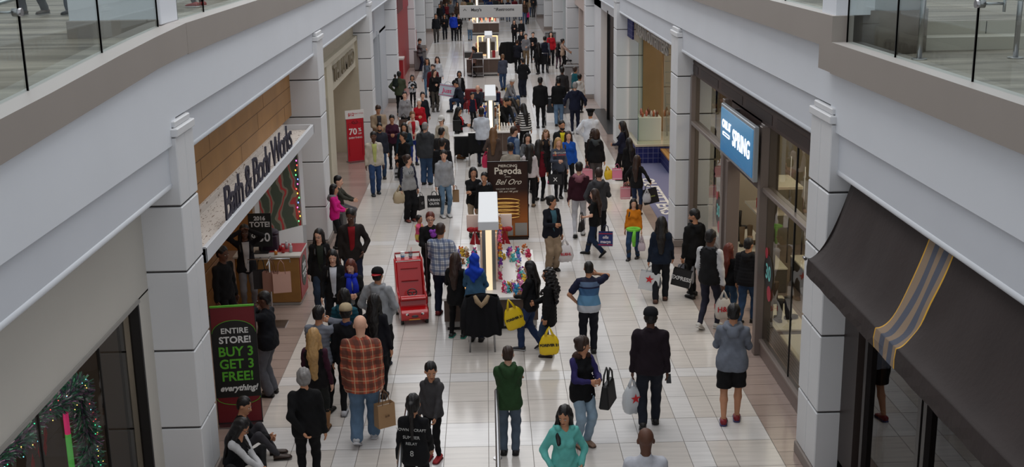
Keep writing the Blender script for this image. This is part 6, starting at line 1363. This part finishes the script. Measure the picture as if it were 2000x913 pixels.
P('person in blue and grey fleece jacket turned right behind the banner',(1003,248),h=1.76,face=60,top=(34,58,96),sleeve=(104,122,146),bot=(120,30,36),hair='b',skin='f',build=1.15)
P('person in black jacket and tan trousers smiling left of the banner',(924,342),foot=(918,462),h=1.64,face=170,top=(20,20,22),bot=(166,146,122),female=True,hair='k',hs='bob',skin='m',la='cross',ra='cross')
P('person in black with grey scarf partly behind the white light box',(946,353),foot=(942,470),h=1.60,face=190,top=(16,16,18),hood=(110,112,118),bot=BK,female=True,hair='k',hs='bun',skin='m')
# seated group in the lounge
person((-1.0,46.0),1.72,-70,'seated person in black cap and grey vest on the left lounge chair',top=(30,34,46),sleeve=(26,30,44),bot=(36,50,78),hat='cap',sit={'z':.28,'fl':(-.07,.26,.045),'fr':(.07,.3,.045)},la='lap',ra='lap',lean=22,nod=30)
person((-.35,44.9),1.72,185,'bald seated person in dark striped top in the lounge group',top=(46,48,58),bot=BK,hs='bald',skin='f',sit={'z':.27,'fl':(-.07,.26,.045),'fr':(.07,.3,.045)},lean=20,nod=30,la='lap',ra='lap')
person((.25,44.9),1.66,170,'seated person in dark blue jacket bending over a phone in the lounge group',top=(28,34,60),bot=BK,female=True,hair='b',hs='bob',sit={'z':.27,'fl':(-.07,.26,.045),'fr':(.07,.3,.045)},lean=24,nod=34,la='lap',ra='lap')
person((.78,46.6),1.70,120,'seated person in light grey hood and jeans on the right of the lounge group',top=(130,130,134),bot=(48,72,108),hood=True,hs='short',hair='w',sit={'z':.27,'fl':(-.07,.28,.045),'fr':(.07,.34,.045)},lean=18,nod=20,la='lap',ra='lap')
P('child in dark blue shirt with red arm panels beside the lounge seats',(922,191),foot=(921,250),h=1.25,face=150,top=(22,26,44),sleeve=(140,24,34),bot=BK,hair='k',child=True)
P('person in bright blue and orange jacket behind the jewellery kiosk',(947,193),h=1.5,face=30,top=(24,60,170),sleeve=(214,96,40),bot=BK,hair='k')
p=onz(994,170,.3); shopbag((p.x,p.y,.41),.3,.3,.12,(226,190,40),'yellow bag lying by the lounge seats',kind='plastic',drop=.08)
# left middle crowd
P('person in cream zip jacket and blue jeans walking toward the camera',(729,258),foot=(737,380),face=168,top=(190,180,168),bot=(44,66,104),legs='jeans',hair='k',skin='d',step=.5,shoes=(24,34,44),collar=True,la='down',ra='down',shirt=(176,180,110),hem=.46)
P('bearded person in dark slate jacket and jeans behind the cream jacket',(741,241),foot=(751,350),face=172,top=(42,44,54),bot=(50,72,102),legs='jeans',hair='k',beard=True,skin='m',step=.3,collar=True,shoes=(24,22,22))
P('person in maroon sweater holding papers in the left crowd',(765,225),h=1.62,face=175,top=(60,24,44),bot=BK,female=True,hair='k',hs='bun',la='chest',ra='chest',skin='m',nod=20)
P('person in dark teal puffer jacket smiling in the left crowd',(789,241),h=1.64,face=182,top=(22,44,56),puff=1,bot=BK,female=True,hair='k',hs='sidelong',skin='m',la='chest')
r,l,rh,_=P('person in black hooded coat with white-striped bag looking left',(788,269),foot=(775,374),h=1.64,face=-140,top=(15,15,17),coat=True,bot=BK,female=True,hair='k',hs='bun',skin='m',la='hold',ra='down',look=20,hem=.38)
shopbag((rh[0]-.03,rh[1],rh[2]),.16,.32,.08,(196,196,198),'narrow black and white checked bag near the black hooded coat',txt=['##','##'],tc=(20,20,22),ts=.09,drop=.1)
r,l,rh,_=P('person in grey shirt with navy sleeves and black trousers holding two bags',(796,307),foot=(797,432),h=1.66,face=150,top=(146,146,146),sleeve=(40,42,60),bot=BK,female=True,hair='b',hs='bun',skin='f',look=-55,la='down',ra='down',legs='loose',shoes=(120,60,50),hem=.47)
text('VA',(0.0,.16,1.24),(-1,0,0),(0,0,1),.12,mat((50,60,70),.6),r,.002)
shopbag((rh[0]-.02,rh[1],rh[2]+.25),.34,.30,.14,(176,158,128),'beige shoulder bag on the left of the grey and navy shirt',kind='plastic',drop=.16,rz=20)
shopbag((l[0]+.04,l[1],l[2]),.24,.32,.12,(26,24,26),'black printed paper bag held low by the grey and navy shirt',rz=60,txt='VS',tc=(120,120,120),drop=.12)
P('balding person in long dark grey hooded jacket and blue jeans, seen from behind',(830,240),foot=(829,361),face=10,top=(58,60,64),bot=(56,80,112),legs='loose',hood=True,hs='buzz',hair='g',skin='f',build=1.15,hem=.44,shoes=(24,22,24))
P('person in charcoal T-shirt turned to the white-capped person',(862,242),foot=(858,372),h=1.74,face=30,top=(36,34,36),slv='short',bot=BK,hair='k',hs='buzz',skin='m',build=1.1)
r,l,rh,_=P('teenager in light grey hooded sweatshirt and pale jeans carrying a black bag',(866,294),foot=(867,424),face=158,top=(150,152,156),bot=(96,122,146),legs='slim',hood=True,hair='k',skin='f',look=24,shoes=(196,196,196),la='down',ra='down',nod=12,hem=.46)
shopbag((rh[0]-.05,rh[1]-.02,rh[2]-.02),.34,.28,.14,(16,16,18),'black bag with white block letters carried by the pale-jeans teenager',txt=['URBAN','OUTFI'],tc=(206,206,206),ts=.085,drop=.12)
shopbag((l[0]+.04,l[1]+.1,l[2]+.05),.16,.3,.1,(150,118,84),'small brown paper bag behind the pale-jeans teenager',drop=.12)
P('person in black jacket right behind the light grey hooded teenager',(863,287),foot=(852,400),h=1.74,face=12,top=(20,20,24),puff=1,bot=BK,hair='k',skin='m')
P('person in white cap and cream jacket with brown ponytail',(862,227),h=1.64,face=200,top=(190,180,164),bot=KH,hat='cap',hatc=(206,204,200),hair='b',hs='pony',female=True,glasses=True,skin='f')
P('white-haired person in red cardigan in the left crowd',(818,194),h=1.58,face=172,top=(170,20,34),bot=BK,female=True,hair='w',hs='short',skin='f',la='down',ra='chest')
r,l,rh,_=P('person in white jacket over a red shirt with hand at the mouth',(805,218),h=1.64,face=165,top=(204,200,196),shirt=(160,24,34),bot=(34,50,120),female=True,hair='l',hs='bun',skin='f',ra='up',la='hold')
shopbag((r.location[0]+.46,r.location[1]-.1,.98),.34,.24,.1,(206,206,208),'white bag with red star in the left crowd beside the white jacket',star=.12,roll=12,drop=.1)
P('person in beige jacket looking down left of the crowd',(738,206),h=1.74,face=165,top=(150,130,108),shirt=(52,50,54),bot=(90,74,60),hair='b',skin='m',nod=30,build=1.15,la='hold',ra='hold')
r,l,rh,_=P('person in light grey sweatshirt with a black letter and a brown shoulder bag',(790,179),h=1.66,face=175,top=(140,138,140),bot=BK,female=True,hair='k',hs='bun',skin='f')
text('A',(-.07,.165,1.30),(-1,0,0),(0,0,1),.10,mat((20,20,24),.6),r,.003); tote((r.location[0]-.05,r.location[1]-.28,.95),.24,.26,(72,48,36),'brown shoulder bag of the light grey sweatshirt')
P('person in black dress top with necklace behind the red cardigan',(825,180),h=1.60,face=170,top=(18,20,28),bot=BK,female=True,hair='k',hs='bun',skin='f',hem=.42)
r,l,rh,_=P('person in olive green sweater and black trousers carrying a child by the left pillars',(761,140),foot=(762,226),face=5,top=(62,68,50),bot=(17,17,19),hair='k',hs='buzz',skin='d',build=1.12,la='hip',ra='hold',shoes=(110,84,64))
p=onz(771,142,1.66); person((p.x+.02,p.y-.15),.82,20,'small child in dark green carried on the arm of the olive sweater',top=(30,38,34),bot=(60,80,110),child=True,hair='k',hs='buzz',skin='d',z0=.86,sit={'z':.42,'fl':(-.05,.14,.12),'fr':(.05,.14,.12),'kx':.1})
P('small child in black and white checked jacket in the upper left crowd',(805,157),foot=(806,210),h=1.28,face=176,topmat=checks((186,186,190),(24,24,28),.07),bot=BK,child=True,hair='k',hs='bob',skin='m',la='chest',ra='chest')
r,l,rh,_=P('person in black jacket carrying a large white bag with pink script',(848,138),foot=(853,218),h=1.66,face=165,top=(18,16,18),bot=(70,64,58),female=True,hair='b',hs='sidelong',skin='f',la='chest',look=-30,extra='boots',shoes=(78,72,66))
shopbag((r.location[0]+.45,r.location[1]-.15,1.2),.62,.46,.16,(186,196,208),'large white bag with pink script and striped bands',txt='Just',tc=(214,40,100),ts=.24,band=(190,70,110),roll=10,drop=.12)
P('person in grey and white jacket over jeans with curly dark hair in the upper left',(834,121),foot=(836,190),h=1.66,face=175,top=(84,92,104),sleeve=(176,176,178),bot=(80,110,136),female=True,hair='k',hs='curly',skin='m')
P('person in dark red jacket between two long-haired people',(845,126),h=1.72,face=180,top=(92,16,24),bot=BK,hair='b',skin='f'); P('person with long brown hair in white jacket at the right of the upper left group',(854,121),foot=(856,186),h=1.66,face=184,top=(190,192,196),bot=BK,female=True,hair='b',hs='sidelong',skin='f')
r,l,rh,_=P('person in striped top, black cardigan and jeans walking down the middle left',(897,139),foot=(902,214),face=176,top=(20,18,20),shirt=(130,128,128),bot=(60,92,126),female=True,hair='k',hs='bob',skin='m',la='down',ra='down',legs='jeans',hem=.42)
shopbag((rh[0]-.05,rh[1],rh[2]),.24,.34,.12,(190,192,194),'thin white plastic bag held by the striped top and black cardigan',kind='plastic',drop=.12)
P('person in grey striped sweater with a phone by the far left pillar',(808,76),foot=(806,139),face=80,topmat=stripes((98,96,98),(48,46,50),.22,.4),bot=(28,34,56),hair='k',skin='m',nod=30,la='phone',ra='phone',build=1.1,legs='jeans')
# far rows
far=[('man in black jacket and dark grey trousers walking toward the camera at far left',(851,27),(850,83),176,(20,22,28),(60,56,54),0,'short','k'),('person in black beside the dark grey trousers far down the walkway',(868,28),(870,77),178,(16,16,20),(24,26,34),1,'bob','k'),
('person in bright blue hooded jacket far down the walkway',(885,24),(888,80),6,(24,56,170),(22,22,28),0,'short','b'),('person in black with wide dark trousers and white shoes far down the walkway',(896,28),(897,79),178,(20,18,20),(18,18,20),1,'short','l'),
('person in white jacket and light jeans left of the hanging sign post',(917,33),(917,79),8,(186,182,178),(90,116,142),0,'short','k'),('person in black coat walking toward the camera right of the far kiosk',(1004,39),(1003,87),172,(24,20,24),(18,16,20),1,'sidelong','b'),
('person in black jacket and grey shirt beside the black coat, far right',(1018,38),(1020,84),180,(24,24,28),(26,26,32),0,'short','k'),('small child in pink coat and dark boots far down on the right',(1030,19),(1030,47),178,(214,36,120),(24,22,26),1,'bob','b'),
('person in grey trousers standing at the far right edge of the walkway',(1049,-12),(1049,33),175,(50,50,52),(70,70,72),0,'short','k'),('person in dark jacket with raised hand in the upper right cluster',(1018,60),(1018,112),172,(20,20,26),(22,22,28),0,'short','k'),
('bearded person in light grey sweatshirt and khaki trousers in the upper right cluster',(1027,66),(1029,128),176,(118,118,122),(110,92,70),0,'short','b'),('person in black sweatshirt with gold letter in the upper right cluster',(1041,63),(1044,122),182,(20,20,24),(20,20,22),0,'short','k'),
('person in navy vest with grey sleeves walking away in the upper right cluster',(1064,71),(1067,142),8,(22,24,40),(22,24,34),0,'short','k'),('person in red top with long black hair in the upper right cluster',(1076,62),(1078,128),180,(176,26,38),(22,20,24),1,'sidelong','k'),
('person in dark navy jacket with his back to the camera beside the third kiosk',(1010,78),(1008,142),10,(22,24,34),(18,18,22),0,'short','b'),('bald person in grey and navy sweater and blue jeans behind the lounge seats',(982,106),(990,176),-10,(66,70,84),(46,66,96),0,'buzz','l'),
('person in tan top holding a tablet left of the third kiosk',(925,91),(921,151),-60,(120,92,84),(18,18,20),1,'pony','k'),('person in beige vest pushing a stroller at the right, far back',(1101,76),(1100,137),100,(176,150,130),(20,20,22),1,'bun','k'),
('person in black pushing forward in front of the red top, upper right cluster',(1051,83),(1052,145),-20,(18,18,20),(18,18,20),1,'long','k'),('person in patterned skirt and dark jacket beside the stroller pusher',(1090,84),(1086,134),20,(26,22,26),(70,44,62),1,'long','k')]
for (lab,hd_,ft,fc,tp,bt,fe,hs,hr) in far:
    P(lab.replace('his back','the back').replace('man in','person in'),hd_,foot=ft,face=fc,top=tp,bot=bt,female=bool(fe),hs=hs,hair=hr,skin=random.choice('fmm'),step=random.choice([0,.4,.6]),la='push' if 'pusher' in lab or 'pushing a' in lab else random.choice(['down','hold','fwd']),ra='push' if 'pushing a' in lab else random.choice(['down','down','phone']),legs=random.choice(['jeans','slim']),sleeve=(104,108,118) if 'grey sleeves' in lab else ((190,160,146) if 'beige vest' in lab else None),child='child' in lab)
person((-.62,60.9),1.74,150,'bald person in black shirt seated at the left of the third kiosk',top=(16,16,18),bot=BK,hs='bald',skin='f',sit={'z':.34,'fl':(-.07,.2,.045),'fr':(.07,.24,.045)},lean=20,nod=24,la='reach',ra='reach')
o=drape(1.15,59.0,.34,.45,1.5,'draped_coat','black coat hanging at the right side of the third kiosk',(16,16,18)); o.location[0]=1.05
# rear crowd beyond the sign
rows=[]; rr_=np.random.RandomState(5)
desc=['black','navy','dark red','grey','brown','tan','olive','white','dark blue','charcoal']; dc=[(18,18,20),(24,28,44),(92,22,30),(96,96,100),(66,48,38),(160,134,106),(70,72,50),(190,188,184),(30,44,84),(46,46,48)]
spots=[(845,8),(862,2),(872,5),(880,1),(893,4),(905,-4),(918,-3),(930,0),(957,-4),(968,-6),(980,-2),(992,-3),(1005,-5),(1016,-2),(1024,0),(1038,-8),(870,-16),(888,-20),(948,-18),(1002,-20),(1028,-17),(912,-16),(975,-18),(1060,-14),(858,-12)]
used=set()
for i,(px,py) in enumerate(spots):
    c=i%10; fc='walking away' if i%2 else 'facing the camera'; k=(desc[c],fc); bt=(24,24,30) if i<10 else ((60,76,104) if i<20 else (120,104,84)); bn_='black trousers' if i<10 else ('blue jeans' if i<20 else 'tan trousers')
    P('distant person in %s jacket and %s, %s beyond the hanging sign'%(desc[c],bn_,fc),(px,py),h=rr_.uniform(1.6,1.8),face=4 if i%2 else 176,top=dc[c],bot=bt,hair=['k','b','k','l'][i%4],hs=['short','long','bob'][i%3],female=i%3>0,step=.4,vox=.035)
# strollers
def stroller(px,py,label,face=0,c=(26,26,30)):
    p=onz(px,py); r=empty('stroller',(p.x,p.y,0),label,'stroller',rz=-math.radians(face)); b=MB()
    for q in (-1,1): b.tube([(q*.24,-.42,1.0),(q*.24,-.30,.95),(q*.22,.32,.12)],.013,6); b.tube([(q*.22,.05,.50),(q*.24,-.32,.12)],.013,6)
    b.cyl((-.24,-.42,1.0),(.24,-.42,1.0),.016); b.build('frame',STEEL,r)
    for q in (-1,1):
        for y in (.32,-.32): MB().cyl((q*.25-.02,y,.1),(q*.25+.02,y,.1),.1,n=14).build('wheel',BLACKM,r)
    b=MB(); b.box(-.19,.19,-.12,.2,.42,.48); b.box(-.19,.19,-.16,-.10,.42,.95); b.build('seat',cloth(c),r,bevel=.02); b=MB(); b.grid(lambda u,v:(-.2+.4*u,-.16+.34*math.sin(v*1.5),.75+.30*math.cos(v*1.5)),6,8); b.build('hood',cloth(c),r,solid=.01)
stroller(1060,142,'black stroller in the middle of the upper right cluster',0); stroller(1109,136,'dark stroller pushed by the beige vest at far right',90); stroller(1078,242,'grey wheeled stroller between the black coat and the light jeans',0,(70,72,76)); stroller(1104,243,'white and black stroller beside the navy tracksuit',0,(120,120,124))
# upper gallery walkers, seen through the glass
for x,y,fc,lab,bt,sh in ((-7.0,18.7,-160,'walker in grey trousers and brown boots on the upper left gallery',(66,66,72),(70,56,48)),(-6.3,18.7,-165,'walker in blue jeans and black shoes on the upper left gallery',(48,56,72),(24,24,28))):
    person((x,y),1.72,fc,lab,top=(60,60,66),bot=bt,shoes=sh,step=.5,z0=5.805,legs='jeans')
person((-4.75,19.9),1.7,-60,'walker in black trousers and red striped sneakers by the upper left railing',top=(30,28,32),bot=(18,18,22),shoes=(150,34,34),sole=(220,220,220),z0=5.805)
person((-4.85,22.4),1.68,-120,'walker in red coat farther along the upper left railing',top=(150,40,60),bot=(60,40,50),female=True,hs='long',coat=True,hem=.3,z0=5.805)
